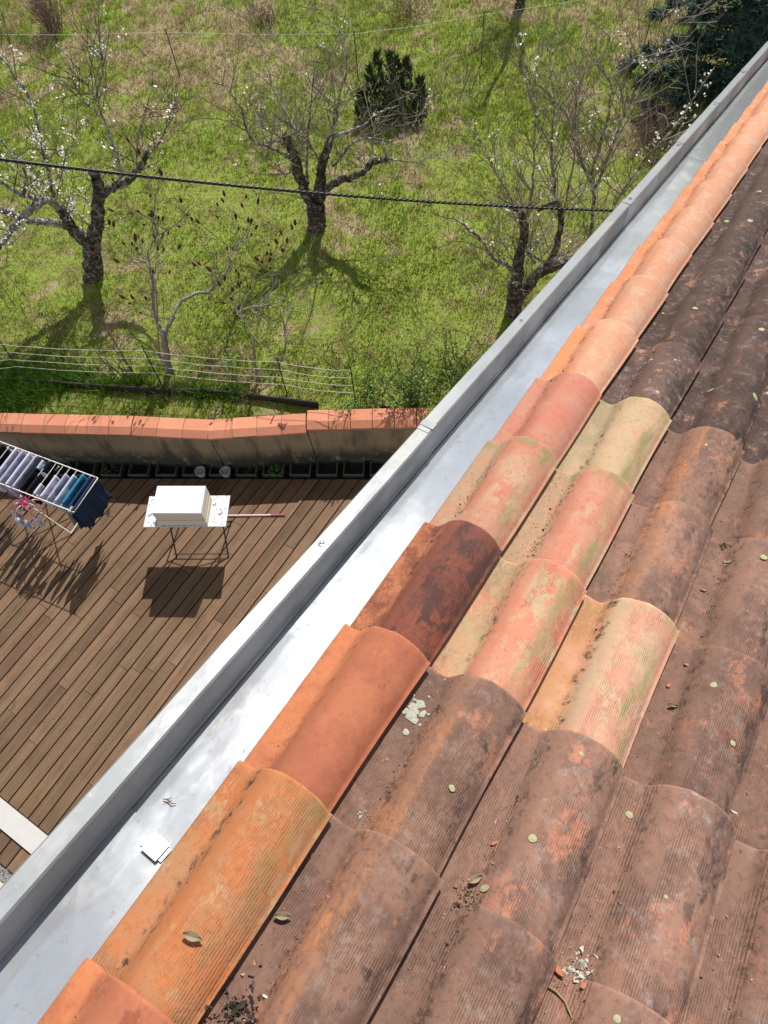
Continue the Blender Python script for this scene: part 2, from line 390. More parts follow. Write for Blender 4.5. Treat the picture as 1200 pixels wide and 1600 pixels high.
# hidden board under the cap and the outer drop apron
roof_box('verge_board', simple('verge_timber', (.30, .22, .15)), S0 + .01, S1 - .01, -.584, -.562, -.13, .058)
roof_box('verge_soffit', simple('soffit_timber', (.35, .27, .2)), S0 + .01, S1 - .01, -.553, -.30, -.075, -.052)
for s_ in seg[1:-1]:
    mb = MB(); mb.box((-.573, 0, .0768), .040, .026, .0016); on_house(mb.obj('joint_strip', M_zinc_f, None, bevel=.0005), s_, 0, 0, rz=0)
for s_, w_ in ((4.29, .008),):
    mb = MB(); mb.box((-.495, 0, -.0176), .10, w_ * .4, .0016); on_house(mb.obj('solder_seam', M_zinc_f, None, bevel=.0005), s_, 0, 0)
def rivet(s, t=-.574):
    mb = MB(); n = 14; rows = []
    for r_, z in ((.0085, 0), (.0085, .0012), (.0062, .0016), (.0058, .004), (.0035, .0058), (.0005, .0062)):
        rows.append([(r_ * math.cos(2 * PI * a / n), r_ * math.sin(2 * PI * a / n), z) for a in range(n)])
    mb.quadgrid(rows, True); return on_house(mb.obj('rivet', M_zinc, None, smooth=False), s, t, .0755)
for s in (-.35, .935, 2.1, 3.3, 4.1, 4.9, 5.7, 6.5): rivet(s)
# small square sheet-metal clip on the pan
mb = MB(); mb.box((0, 0, .007), .036, .036, .0015); mb.box((0, 0, .0015), .05, .026, .003); mb.box((.014, 0, .004), .003, .03, .006)
M_clip = simple('bright_metal', (.52, .54, .57), .38, .5)
on_house(mb.obj('flashing_clip', M_clip, None, bevel=.0006), .258, -.464, -.018, rz=-.08, tilt=.03)['label'] = 'small square bright metal clip'
# walls of the house (gable below the flashing, eaves wall, back, right)
g0 = roof(S0 + .2, -.44, -.08); g1 = roof(S1 - .3, -.44, -.08); g2 = roof(S0 + .2, T0 + NC * TW - .1, -.08); g3 = roof(S1 - .3, T0 + NC * TW - .1, -.08)
mb = MB(); b = [(p.x, p.y) for p in (g0, g1, g3, g2)]; zt = [g0.z, g1.z, g3.z, g2.z]
mb.v = [(x, y, -.3) for x, y in b] + [(x, y, z) for (x, y), z in zip(b, zt)]
mb.f = [(0, 3, 2, 1), (4, 5, 6, 7)] + [(i, (i + 1) % 4, 4 + (i + 1) % 4, 4 + i) for i in range(4)]
o = mb.obj('outer_wall', M_plaster); o.parent = house; o.location = -house.location

# ================================================================== GROUND
def grass_color(m, blade=False):
    co = 'Object'
    big = m.noise(.55, 4, .6, coord=co, rand=False, lo=.42, hi=.62, dist=.6)
    mid = m.noise(2.6, 6, .65, coord=co, rand=False, lo=.42, hi=.62)
    fine = m.noise(22, 4, .7, coord=co, rand=False, lo=.35, hi=.7)
    far = m.mr(m.sep(co)[1], 8.5, 13.5)
    g = m.mix((.13, .25, .017), (.40, .48, .052), fine)
    g = m.mix(g, (.20, .21, .045), m.noise(5, 4, .6, coord=co, rand=False, lo=.45, hi=.7))
    st = m.mix((.48, .40, .22), (.32, .25, .14), fine)
    f = m.mul(m.mul(big, .55), m.mul(mid, .5), 'ADD'); f = m.mul(f, m.mul(far, .26), 'ADD')
    f = m.mr(f, .58, 1.04)
    return g, st, f
M_soil = MT('field_ground', .95, 0, .1); g, st, f = grass_color(M_soil)
c = M_soil.mix(g, st, M_soil.mr(f, 0, 1, .25, .95)); c = M_soil.mix(c, (.07, .05, .03), M_soil.mul(M_soil.noise(9, 6, .7, rand=False, lo=.55, hi=.72), .8))
M_soil.color(c).bump(M_soil.noise(40, 6, .75, rand=False), 1.0, .05); M_soil = M_soil.m
def blade_mat(name, kind):
    m = MT(name, .6, 0, .2); at_ = N(m.nt, 'ShaderNodeAttribute', attribute_name='rv')
    g, st, f = grass_color(m)
    if kind == 'grass':
        c = m.mix(g, st, m.mr(m.mul(f, m.mul(at_.outputs['Fac'], .7), 'ADD'), .62, .85))
        c = m.mix(c, (.04, .09, .01), m.mr(at_.outputs['Fac'], .28, .05, 0, .7))
    elif kind == 'straw': c = m.mix((.42, .34, .19), (.24, .17, .09), at_.outputs['Fac'])
    else: c = m.mix((.035, .10, .012), (.12, .24, .02), at_.outputs['Fac'])
    m.color(c)
    t = N(m.nt, 'ShaderNodeBsdfTranslucent'); m.l(c, t.inputs[0]); mxs = N(m.nt, 'ShaderNodeMixShader'); mxs.inputs[0].default_value = .35
    o = m.nt.nodes['Material Output']; m.l(m.b.outputs[0], mxs.inputs[1]); m.l(t.outputs[0], mxs.inputs[2]); m.l(mxs.outputs[0], o.inputs[0])
    return m.m
M_blade = blade_mat('grass_blades', 'grass'); M_straw = blade_mat('dry_stalks', 'straw'); M_lush = blade_mat('lush_blades', 'lush')
# terrain behind the garden wall
xs = [-150, -80, -45, -28, -18] + [-14 + .2 * k for k in range(141)] + [18, 28, 45, 80, 150]
vs = [.0, .05] + [.15 * k for k in range(1, 100)] + [16, 18, 22, 28, 40, 60, 100, 180, 400]
def gz(x, v):
    return ground_z(x, wall_y(x) + v)
rows = []
for v in vs:
    rows.append([(x, wall_y(x) + v, gz(x, v) if v > 0 else -.2) for x in xs])
mb = MB(); mb.quadgrid(rows); struct(mb.obj('field', M_soil, smooth=True))
M_yard = simple('yard_soil', (.10, .075, .05), .95, sc=8, var=.3, bump=.5)
mb = MB(); mb.v = [(-400, -400, -.16), (400, -400, -.16), (400, 12, -.16), (-400, 12, -.16)]; mb.f = [(0, 1, 2, 3)]
struct(mb.obj('yard_ground', M_yard))

# grass
def blades(name, pts, hts, mat, nb, wd, seed, lean=.5, spread=.03):
    r = np.random.default_rng(seed); n = len(pts); P = np.repeat(np.array(pts), nb, 0); Hh = np.repeat(np.array(hts), nb) * r.uniform(.5, 1.25, n * nb)
    P[:, :2] += r.normal(0, spread, (n * nb, 2)); a = r.uniform(0, 2 * PI, n * nb); b = a + PI / 2 + r.normal(0, .4, n * nb)
    wv = wd * r.uniform(.6, 1.4, n * nb); ln = Hh * np.abs(r.normal(0, lean, n * nb))
    dx = np.stack([np.cos(a), np.sin(a), 0 * a], 1); dl = np.stack([np.cos(b), np.sin(b), 0 * b], 1)
    V = np.empty((n * nb, 3, 3)); P[:, 2] -= .01
    V[:, 0] = P - dx * wv[:, None] / 2; V[:, 1] = P + dx * wv[:, None] / 2; V[:, 2] = P + dl * ln[:, None]; V[:, 2, 2] += Hh
    m = bpy.data.meshes.new(name); k = n * nb
    m.vertices.add(k * 3); m.vertices.foreach_set('co', V.reshape(-1)); m.loops.add(k * 3); m.loops.foreach_set('vertex_index', np.arange(k * 3))
    m.polygons.add(k); m.polygons.foreach_set('loop_start', np.arange(k) * 3); m.update()
    at_ = m.attributes.new('rv', 'FLOAT', 'FACE'); at_.data.foreach_set('value', np.repeat(r.uniform(0, 1, n), nb) * .7 + r.uniform(0, .3, k)); m.validate()
    return link(name, m, mat)
pts = []; hts = []
def in_house(x, y):
    q = Vector((x, y, 0)) - Vector((g0.x, g0.y, 0)); return q.dot(TH) > -.12
for _ in range(75000):
    v = 13.5 * rnd.random() ** 1.35 + .02; y0 = rnd.uniform(-7.5, 9)
    x = y0; y = wall_y(x) + v
    if in_house(x, y) or abs(x) > 4.3 + .42 * y: continue
    if v < .55 and noise.noise(Vector((x * 2.2, y * 3, 1))) > .02: continue
    nn = noise.noise(Vector((x * .9, y * .9, 3)))
    pts.append((x, y, ground_z(x, y))); hts.append(max(.02, .05 + .05 * nn + (.03 if v > 4.5 else 0)))
tag(blades('grass', pts, hts, M_blade, 5, .014, 1, .8, .035), 'short green meadow grass mixed with straw behind the garden wall', 'grass', kind='stuff')
pts = []; hts = []
for _ in range(5200):
    x = rnd.uniform(-8, 9); v = rnd.uniform(.3, 14); y = wall_y(x) + v
    n1 = noise.noise(Vector((x * .8, y * .8, 8))) + noise.noise(Vector((x * 2.4, y * 2.4, 18))) * .6
    if n1 < .12 - .03 * max(0, v - 6) or in_house(x, y): continue
    pts.append((x, y, ground_z(x, y))); hts.append(rnd.uniform(.08, .20))
tag(blades('dry_grass', pts, hts, M_straw, 12, .009, 2, .7, .05), 'dry straw tufts scattered through the meadow', 'dry grass', kind='stuff')
pts = []; hts = []
for cx, cy, sp, nn in ((25, 612, .32, 620), (-20, 600, .4, 400), (95, 605, .12, 60), (170, 604, .10, 60), (210, 600, .12, 60), (280, 610, .12, 50), (320, 618, .14, 60), (370, 615, .12, 40), (130, 590, .15, 60), (60, 590, .2, 80)):
    p = gat(cx, cy)
    for _ in range(nn):
        x = p.x + rnd.gauss(0, sp); y = p.y + rnd.gauss(0, sp * .45)
        if y < wall_y(x) + .05: continue
        pts.append((x, y, ground_z(x, y))); hts.append(rnd.uniform(.08, .2))
tag(blades('tall_grass', pts, hts, M_lush, 6, .012, 3, .6, .02), 'tall lush grass clump growing against the back of the terracotta coping at the left', 'grass', kind='stuff')

# ================================================================== DECK
UB = Vector((math.sin(math.radians(38.24)), math.cos(math.radians(38.24)), 0)); VB = Vector((UB.y, -UB.x, 0))
DA = Vector((-3.676, 1.151, 0)); BW = .1393
deck = empty('deck', DA); struct(deck)
m = MT('deck_wood', .7, 0, .25)
gr = m.noise(14, 6, .65, scale=(.06, 1, 1)); gf = m.noise(90, 4, .7, scale=(.03, 1, 1)); kn = m.noise(7, 2, .5, scale=(.6, 1.1, 1), lo=.70, hi=.78)
c = m.mix((.078, .045, .024), (.155, .097, .055), m.mr(gr, .3, .7)); c = m.mix(c, (.07, .035, .018), m.mul(m.mr(gf, .5, .75), .55))
c = m.mix(c, (.16, .10, .06), m.mul(m.noise(3.2, 5, .7, lo=.42, hi=.7), .45)); c = m.mix(c, (.045, .022, .012), m.mul(kn, .8)); c = m.mix(c, (.05, .03, .02), m.mul(m.noise(45, 5, .75, lo=.58, hi=.68), .7))
wx = m.noise(1.3, 5, .65, rand=False, coord='Generated') if False else m.noise(2.0, 5, .7, lo=.35, hi=.65)
c = m.mix(c, (.175, .10, .055), m.mul(wx, .4))
h = N(m.nt, 'ShaderNodeHueSaturation'); m.l(c, h.inputs['Color']); m.l(m.mr(m.oi.outputs['Random'], 0, 1, .80, 1.14), h.inputs['Value'])
m.l(m.mr(m.noise(.3, 1), .3, .7, .495, .505), h.inputs['Hue']); m.color(h.outputs[0]).bump(gf, .25, .003); M_deck = m.m
PE = at(250, 748); PF = at(600, 749); pdir = (PF - PE).normalized(); PN = Vector((-pdir.y, pdir.x, 0))
def end_u(v):      # where a board line at sideways distance v meets the planter line
    o_ = DA + VB * v; return (PE - o_).dot(PN) / UB.dot(PN)
def board(u0, u1e0, u1e1, v0, v1, z=0, name='deck_board', th=.028):
    L_ = u0; mb = MB(); o_ = DA + VB * v0 + UB * u0
    P = [Vector((0, 0, 0)), Vector((u1e0 - u0, 0, 0)), Vector((u1e1 - u0, -(v1 - v0), 0)), Vector((0, -(v1 - v0), 0))]
    e = .0025
    mb.v = [(p.x, p.y, -th) for p in P] + [(p.x, p.y, -e) for p in P]
    ins = [Vector((e, -e, 0)), Vector((-e, -e, 0)), Vector((-e, e, 0)), Vector((e, e, 0))]
    mb.v += [((p + q).x, (p + q).y, 0) for p, q in zip(P, ins)]
    for i in range(4):
        j = (i + 1) % 4; mb.f += [(i, 4 + i, 4 + j, j), (4 + i, 8 + i, 8 + j, 4 + j)]
    mb.f += [(8, 11, 10, 9), (0, 1, 2, 3)]
    o = mb.obj(name, M_deck, deck); o.location = o_ - DA + Vector((0, 0, z + rnd.uniform(-.0015, .0015))); o.rotation_euler.z = math.atan2(UB.y, UB.x)
    return o
hv = (Vector((g0.x, g0.y, 0)) - DA).dot(VB) - .02
k = -34
while k * BW < hv:
    v0, v1 = k * BW + .0065, (k + 1) * BW - .0065
    e0, e1 = end_u(v0), end_u(v1)
    if min(e0, e1) > .3:
        u = 0.004; nxt = rnd.uniform(.5, 2.2)
        while True:
            if u + nxt > min(e0, e1) - .3: board(u, e0, e1, v0, v1); break
            board(u, u + nxt - .003, u + nxt - .003, v0, v1); u += nxt; nxt = rnd.choice((2.0, 2.4, 1.6, 2.2))
    # short boards beyond the white plank
    board(-.42, -.212, -.212, v0, v1)
    k += 1
M_joist = simple('deck_shadow_gap', (.025, .018, .014), .9)
mb = MB()
for u in (.05, .6, 1.2, 1.8, 2.4, 3.0, 3.6): 
    v0, v1 = -4.7, hv
    # joists run across below the boards, stopping short of the planters
    while end_u(v0) < u + .1 and v0 < v1: v0 += .05
    c_ = UB * u + VB * ((v0 + v1) / 2); mb.box((c_.x, c_.y, -.075), .06, v1 - v0, .09, UB, VB)
mb.obj('joist', M_joist, deck)['kind'] = 'stuff'
mb = MB()
for k in range(-30, 14):
    for u in (.05, .6, 1.2, 1.8, 2.4, 3.0, 3.6):
        for q_ in (.028, BW - .028):
            v = k * BW + q_
            if v > hv or end_u(v) < u + .05: continue
            c_ = UB * (u + rnd.gauss(0, .004)) + VB * v; b = len(mb.v)
            mb.v += [(c_.x + .0042 * math.cos(a * PI / 3), c_.y + .0042 * math.sin(a * PI / 3), .0022) for a in range(6)]; mb.f.append(tuple(range(b, b + 6)))
mb.obj('screw', simple('dull_screw', (.06, .05, .045), .5, .5), deck)['kind'] = 'stuff'
# white plank, gravel strip and paving stone
mb = MB(); c_ = DA + UB * -.104 + VB * ((hv - 4.7) / 2 ); mb.box((c_.x, c_.y, .004), .196, hv + 4.7, .045, UB, VB)
M_white = simple('white_painted_board', (.42, .415, .40), .6, sc=12, var=.06)
tag(mb.obj('white_plank', M_white, bevel=.003), 'white painted plank laid across the near end of the deck boards', 'plank')
m = MT('gravel_strip', .9); vz = N(m.nt, 'ShaderNodeTexVoronoi'); vz.inputs['Scale'].default_value = 55; m.l(m.vec(rand=False), vz.inputs['Vector'])
m.color(m.mix((.30, .30, .29), (.05, .05, .05), m.mr(vz.outputs['Distance'], .2, .6))).bump(vz.outputs['Distance'], -1, .01)
mb = MB(); c_ = DA + UB * -.48 + VB * ((hv - 4.7) / 2); mb.box((c_.x, c_.y, -.06), .11, hv + 4.7, .06, UB, VB); struct(mb.obj('gravel_strip', m.m))
# loose gravel stones, real geometry
gv = MB()
for _ in range(2600):
    c_ = DA + UB * rnd.uniform(-.53, -.43) + VB * rnd.uniform(-1.2, .8); s_ = rnd.uniform(.004, .009)
    b = len(gv.v)
    for k_ in ((1, 0, 0), (-1, 0, 0), (0, 1, 0), (0, -1, 0), (0, 0, .8), (0, 0, -.6)): gv.v.append((c_.x + k_[0] * s_ * rnd.uniform(.7, 1.2), c_.y + k_[1] * s_ * rnd.uniform(.7, 1.2), -.028 + k_[2] * s_))
    gv.f += [(b + i, b + j, b + 4) for i, j in ((0, 2), (2, 1), (1, 3), (3, 0))] + [(b + j, b + i, b + 5) for i, j in ((0, 2), (2, 1), (1, 3), (3, 0))]
tag(gv.obj('gravel', simple('grey_gravel', (.26, .26, .25), .9, sc=60, var=.6)), 'loose grey gravel between the deck edge and the paving stones', 'gravel', kind='stuff')
M_stone = simple('paving_stone', (.46, .40, .32), .85, sc=9, var=.15, bump=.4)
pv = empty('paving', DA); struct(pv)
for k in range(-8, 6):
    for r_ in range(3):
        mb = MB(); mb.box((0, 0, -.02), .392, .392, .04); o = mb.obj('paving_slab', M_stone, pv, bevel=.004)
        o.location = UB * (-.735 - .4 * r_) + VB * (.4 * k + .2) + Vector((0, 0, -.03)); o.rotation_euler.z = math.atan2(UB.y, UB.x)

# ================================================================== GARDEN WALL
wall = empty('garden_wall', Vector((wf[2].x, wf[2].y, 0)))
tag(wall, 'low cracked plaster garden wall with a terracotta coping between deck and meadow', 'wall')
m = MT('stained_plaster', .9); z_ = m.sep('Object')[2]
c = m.mix((.30, .24, .16), (.23, .185, .125), m.noise(6, 5, rand=False)); stain = m.noise(5, 5, .6, scale=(1, 1, .22), rand=False, lo=.46, hi=.64)
c = m.mix(c, (.07, .06, .045), m.mul(stain, m.mr(z_, .1, .6, .95, .6))); c = m.mix(c, (.045, .045, .035), m.mul(m.mr(z_, .38, .08), m.noise(8, 6, .7, rand=False, lo=.3, hi=.5))); m.color(c).bump(m.noise(60, 4, rand=False), .4, .006); M_wall = m.m
def offs(P, d):       # shift a polyline sideways in plan
    Q = []
    for i, p in enumerate(P):
        a = P[max(i - 1, 0)]; b = P[min(i + 1, len(P) - 1)]; t = Vector((b.x - a.x, b.y - a.y, 0)).normalized()
        Q.append(Vector((p.x - t.y * d, p.y + t.x * d, p.z)))
    return Q
WB = wall.location
CR = [3, 4]          # kinks that are cracked through
inn = offs(wf, .025); bk = offs(wf, .20)
for i in range(len(wf) - 1):
    a0, a1, b0, b1 = inn[i], inn[i + 1], bk[i], bk[i + 1]; t = (a1 - a0).normalized(); mb = MB(); n = 10; rows = []
    ga = .006 if i in CR else 0; gb = .006 if (i + 1) in CR else 0
    for k in range(n + 1):
        z = -.15 + (CAPZ - .004 + .15) * k / n; ja = ga + (noise.noise(Vector((z * 9, i, 0))) * .012 + .012 * z * 0 if ga else 0); jb = gb - (noise.noise(Vector((z * 9, i + 1, 0))) * .012 if gb else 0)
        slant = .05 * (z - CAPZ)
        p0, p1 = a0 + t * (ja - (slant if ga else 0)), a1 - t * (jb + (slant if gb else 0))
        rows.append([Vector((p.x, p.y, z)) - WB for p in (p0, p1, b1, b0)])
    mb.quadgrid(rows, True, True); mb.obj('wall_section', M_wall, wall)
# coping tiles
M_cop = MT('terracotta_coping', .8, 0, .25); c = M_cop.mix((.54, .225, .135), (.45, .18, .105), M_cop.noise(8, 5)); c = M_cop.mix(c, (.30, .12, .07), M_cop.mul(M_cop.noise(40, 5, .7, lo=.55, hi=.7), .5)); M_cop.color(M_cop.variation(c, .92, 1.08)).bump(M_cop.noise(70, 3), .2, .003); M_cop = M_cop.m
M_mortar = simple('mortar', (.20, .17, .14), .95)
def cop_prof(dz=0):   # depth inwards, height
    return [(-.012, -.018), (-.010, .004), (.07, .052), (.215, .058), (.225, .05), (.225, .0), (.03, .0), (.02, -.018)]
for i in range(len(wf) - 1):
    a, b = wf[i], wf[i + 1]; Ls = (b - a).length; t = (b - a).normalized(); nn = Vector((-t.y, t.x, 0)); n = max(1, round(Ls / .262)); w_ = Ls / n
    off = 0.0
    for k in range(n):
        u0, u1 = k * w_ + .004, (k + 1) * w_ - .004; lift = .022 if i == 4 and False else 0
        dz = rnd.uniform(-.0015, .0015) + (.012 if i >= 4 else 0); dd = rnd.uniform(-.002, .002) + (-.0 if i < 4 else .03)
        mb = MB(); rows = [[Vector((uu, d_ + dd, h_ + dz)) for d_, h_ in cop_prof()] for uu in (0, u1 - u0)]
        mb.quadgrid(rows, True, True); o = mb.obj('coping_tile', M_cop, wall, bevel=.002)
        o.location = a + t * u0 - WB; o.location.z = CAPZ; o.rotation_euler.z = math.atan2(t.y, t.x)
    mb = MB(); mb.quadgrid([[Vector((uu, d_ * .96 + (.03 if i >= 4 else 0), h_ - .007)) for d_, h_ in cop_prof()] for uu in (0.004, Ls - .004)], True, True)
    o = mb.obj('mortar', M_mortar, wall); o.location = a - WB; o.location.z = CAPZ; o.rotation_euler.z = math.atan2(t.y, t.x)
# broken tile piece lying on the coping
p = at(441, 662, CAPZ + .07); mb = MB(); mb.prism([(-.055, .02), (-.02, -.02), (.02, -.045), (.055, .012), (.02, .0), (-.01, .015)], 0, .018)
o = tag(mb.obj('tile_fragment', simple('broken_clay', (.17, .07, .05)), bevel=.002), 'small dark broken tile fragment lying on the coping', 'tile fragment'); o.location = (p.x, p.y, CAPZ + .052); o.rotation_euler = (.35, .1, 0)

# planter boxes between deck and wall
M_plbox = simple('dark_planter_plastic', (.075, .08, .072), .7, sc=20, var=.3); M_psoil = simple('planter_soil', (.025, .02, .016), .95, sc=50, var=.5, bump=.8)
def planter_center(px): return at(px, 735, 0)
pang = math.atan2(pdir.y, pdir.x)
pl_lab = {3: 'dark planter box directly behind the right end of the clothes airer', }
pxs = [-80, -38, 4, 46, 88, 130, 172, 215, 258, 300, 342, 384, 426, 468, 510, 552, 594, 636]
for q, px in enumerate(pxs):
    p = at(px, 745, 0) + PN * .13
    e = empty('planter_box', p, pang)
    if px in (300, 342): lb = 'dark planter box holding the %s grey pot' % ('left' if px == 300 else 'right')
    elif px == 426: lb = 'dark planter box with a low green weed, right of the two grey pots'
    elif px == 172: lb = 'dark planter box with thin weeds beside the clothes airer'
    else: lb = {-38: 'dark planter box second from the left end of the row, under the airer', 4: 'dark planter box behind the left half of the clothes airer', 46: 'dark planter box behind the middle of the clothes airer', 88: 'dark planter box behind the blue clothes on the airer', 130: 'dark planter box behind the right corner of the airer', -80: 'leftmost of the dark planter boxes, under the clothes airer', 215: 'dark planter box between the clothes airer and the slab stack', 258: 'empty dark planter box just left of the one holding the left grey pot', 384: 'empty dark planter box just right of the one holding the right grey pot', 468: 'dark planter box just right of the one with the low green weed'}.get(px, 'empty dark planter box %s' % ('behind the clothes airer' if px < 172 else {510: 'third from the right end of the row', 552: 'second from the right end of the row', 594: 'half hidden by the flashing'}.get(px, 'last at the right, behind the flashing')))
    tag(e, lb, 'planter box', 'planter boxes between deck and wall')
    W_, D_, Hh = .252, .225, .12; th = .014
    mb = MB()
    mb.box((0, -D_ / 2 + th / 2, Hh / 2 - .1), W_, th, Hh); mb.box((0, D_ / 2 - th / 2, Hh / 2 - .1), W_, th, Hh)
    mb.box((-W_ / 2 + th / 2, 0, Hh / 2 - .1), th, D_ - 2 * th, Hh - .001); mb.box((W_ / 2 - th / 2, 0, Hh / 2 - .1), th, D_ - 2 * th, Hh - .001)
    mb.obj('box_wall', M_plbox, e, bevel=.003)
    mb = MB(); mb.box((0, 0, -.06), W_ - 2 * th - .002, D_ - 2 * th - .002, .02); mb.obj('soil', M_psoil, e)
M_pot = simple('grey_pot', (.33, .37, .38), .5, sc=12, var=.1); M_potd = simple('pot_inside', (.12, .14, .15), .7)
for px, lb in ((313, 'round grey pot, the left of two in the planter boxes'), (352, 'round grey pot, the right of two in the planter boxes')):
    p = at(px, 737, .04); mb = MB(); n = 20; rows = []
    for r_, z in ((.045, -.09), (.058, .0), (.062, .01), (.066, .012), (.066, .02), (.054, .02), (.050, .002), (.03, -.004), (.026, .004), (.006, .004)):
        rows.append([(r_ * math.cos(2 * PI * a / n), r_ * math.sin(2 * PI * a / n), z) for a in range(n)])
    mb.quadgrid(rows, True, True); o = tag(mb.obj('plant_pot', M_pot), lb, 'pot', 'grey pots in the planters'); o.location = (p.x, p.y, .045)
def leaf_cloud(name, centre, n, rad, size, mat, parent=None, flat=.6, seed=0, z0=None):
    r = np.random.default_rng(seed); mb = MB()
    for _ in range(n):
        v = r.normal(0, 1, 3); v /= np.linalg.norm(v); v *= r.uniform(.3, 1) ** .5; p = Vector(centre) + Vector((v[0] * rad[0], v[1] * rad[1], v[2] * rad[2]))
        a = Vector(r.normal(0, 1, 3).tolist()).normalized(); a.z *= flat; a.normalize(); b_ = a.cross(Vector(r.normal(0, 1, 3).tolist())).normalized(); s_ = size * r.uniform(.6, 1.4)
        b = len(mb.v); mb.v += [tuple(p - a * s_), tuple(p + b_ * s_ * .4), tuple(p + a * s_), tuple(p - b_ * s_ * .4)]; mb.f.append((b, b + 1, b + 2, b + 3))
    return mb.obj(name, mat, parent)
M_weed = simple('weed_leaf', (.06, .13, .04), .6, var=.5, sc=15)
for px, lb, n_, sz in ((432, 'low green weed growing in a planter box right of the grey pots', 90, .022), (178, 'sparse thin weed in the planter box beside the clothes airer', 30, .02), (395, 'tiny green weed in the planter box just right of the right grey pot', 30, .016)):
    p = at(px, 738, 0); tag(leaf_cloud('weed', (0, 0, 0), n_, (.12, .08, .07), sz, M_weed, seed=px), lb, 'weed').location = (p.x, p.y, .03)

# ================================================================== TABLE
tc_ = [at(*q, .68) for q in ((233.6, 775.2), (359.7, 774.2), (352.8, 822.3), (223.8, 823.6))]
ctr = sum(tc_, Vector()) / 4; tu = ((tc_[1] - tc_[0]) + (tc_[2] - tc_[3])).normalized(); tl = ((tc_[1] - tc_[0]).length + (tc_[2] - tc_[3]).length) / 2; td = ((tc_[0] - tc_[3]).length + (tc_[1] - tc_[2]).length) / 2
trz = math.atan2(tu.y, tu.x)
table = tag(empty('folding_table', (ctr.x, ctr.y, 0), trz), 'small folding table with white speckled top and thin black crossed legs on the deck', 'table')
m = MT('speckled_top', .4)
vz = N(m.nt, 'ShaderNodeTexVoronoi'); vz.inputs['Scale'].default_value = 36; vz.inputs['Randomness'].default_value = 1; m.l(m.vec(rand=False), vz.inputs['Vector'])
c = m.mix((.56, .56, .56), (.15, .18, .21), m.mul(m.mr(vz.outputs['Distance'], .30, .26), m.noise(17, 2, rand=False, lo=.44, hi=.48)))
m.color(c); M_top = m.m
mb = MB(); mb.box((0, 0, .673), tl, td, .014); mb.obj('tabletop', M_top, table, bevel=.002)
M_black = simple('black_steel', (.015, .015, .017), .45); M_ink = simple('dark_check', (.12, .14, .15), .5)
mb = MB()
for x, y in ((.285, .075), (.37, -.035), (-.40, -.045), (-.33, -.14)):
    for i, j in ((0, 0), (1, 1), (-1, 0), (1, 0), (0, -1)):
        mb.box((x + i * .015, y + j * .015, .6812), .012, .012, .0014)
mb.obj('check_mark', M_ink, table)['kind'] = 'stuff'
mb = MB(); 
for y in (-td / 2 + .02, td / 2 - .02): mb.box((0, y, .656), tl - .06, .016, .016)
for x in (-tl / 2 + .03, tl / 2 - .03): mb.box((x, 0, .656), .016, td - .056, .016)
mb.obj('table_frame', M_black, table)
for x in (-.30, .30):
    for sgn in (-1, 1):
        xx = x + sgn * .012; mb = MB()
        mb.tube([(xx, sgn * (td / 2 - .03), .65), (xx, sgn * (td / 2 - .04), .60), (xx, -sgn * (td / 2 + .02), .03), (xx, -sgn * (td / 2 + .05), .0)], .0085, 8)
        mb.obj('leg', M_black, table, smooth=True)
for y, z in ((-.21, .05), (.21, .05)):
    mb = MB(); mb.tube([(-.315, y, z), (.315, y, z)], .006, 6); mb.obj('stretcher', M_black, table)
mb = MB(); mb.tube([(-.315, .0, .33), (-.08, .02, .45), (.08, .02, .45), (.315, .0, .33)], .006, 6); mb.obj('stretcher', M_black, table)
# stack of white foam slabs
M_foam = simple('white_foam', (.56, .51, .43), .6, sc=40, var=.03); M_foam2 = simple('white_foam_lid', (.53, .53, .57), .5, sc=10, var=.02)
bc = [at(*q, .96) for q in ((245, 759), (320, 759), (316, 802), (237, 802))]; bctr = sum(bc, Vector()) / 4; bu = ((bc[1] - bc[0]) + (bc[2] - bc[3])).normalized(); brz = math.atan2(bu.y, bu.x)
z = .682; n = 7; hh = (.96 - .682) / n
for k in range(n):
    mb = MB(); L_ = .52 if k < n - 1 else .525; D_ = .326 if k < n - 1 else .332
    mb.box((0, 0, hh / 2), L_ - .006 * rnd.random(), D_ - .006 * rnd.random(), hh - .003); mb.box((0, 0, .0), L_ - .03, D_ - .03, .004)
    o = mb.obj('foam_slab', M_foam2 if k == n - 1 else M_foam, bevel=.006)
    o.location = (bctr.x + rnd.uniform(-.003, .003), bctr.y + rnd.uniform(-.003, .003), z + .002); o.rotation_euler.z = brz + rnd.uniform(-.006, .006); z += hh
    nm = ['bottom', 'second from the bottom', 'third from the bottom', 'middle', 'third from the top', 'second from the top', 'topmost'][k]
    tag(o, 'white rectangular slab, %s of the stack on the folding table' % nm, 'slab', 'white slabs stacked on the table')
# pink and white pole
a, b = at(290, 806, .02), at(445, 804, .02); mb = MB(); t_ = (b - a)
pole = tag(empty('broom_pole', (a.x, a.y, 0)), 'pink and white pole lying on the deck behind the folding table', 'pole')
mb.tube([Vector((0, 0, .012)), t_ * .86 + Vector((0, 0, .012))], .012, 10); mb.v = [(x, y, z) for x, y, z in mb.v]
o = mb.obj('shaft', simple('pale_pink_tube', (.62, .42, .45), .35), pole)
mb = MB(); e0 = t_ * .86; mb.tube([Vector((e0.x, e0.y, .012)), Vector((t_.x, t_.y, .012))], .014, 10); mb.obj('grip', simple('dark_pink_grip', (.30, .08, .12), .5), pole)

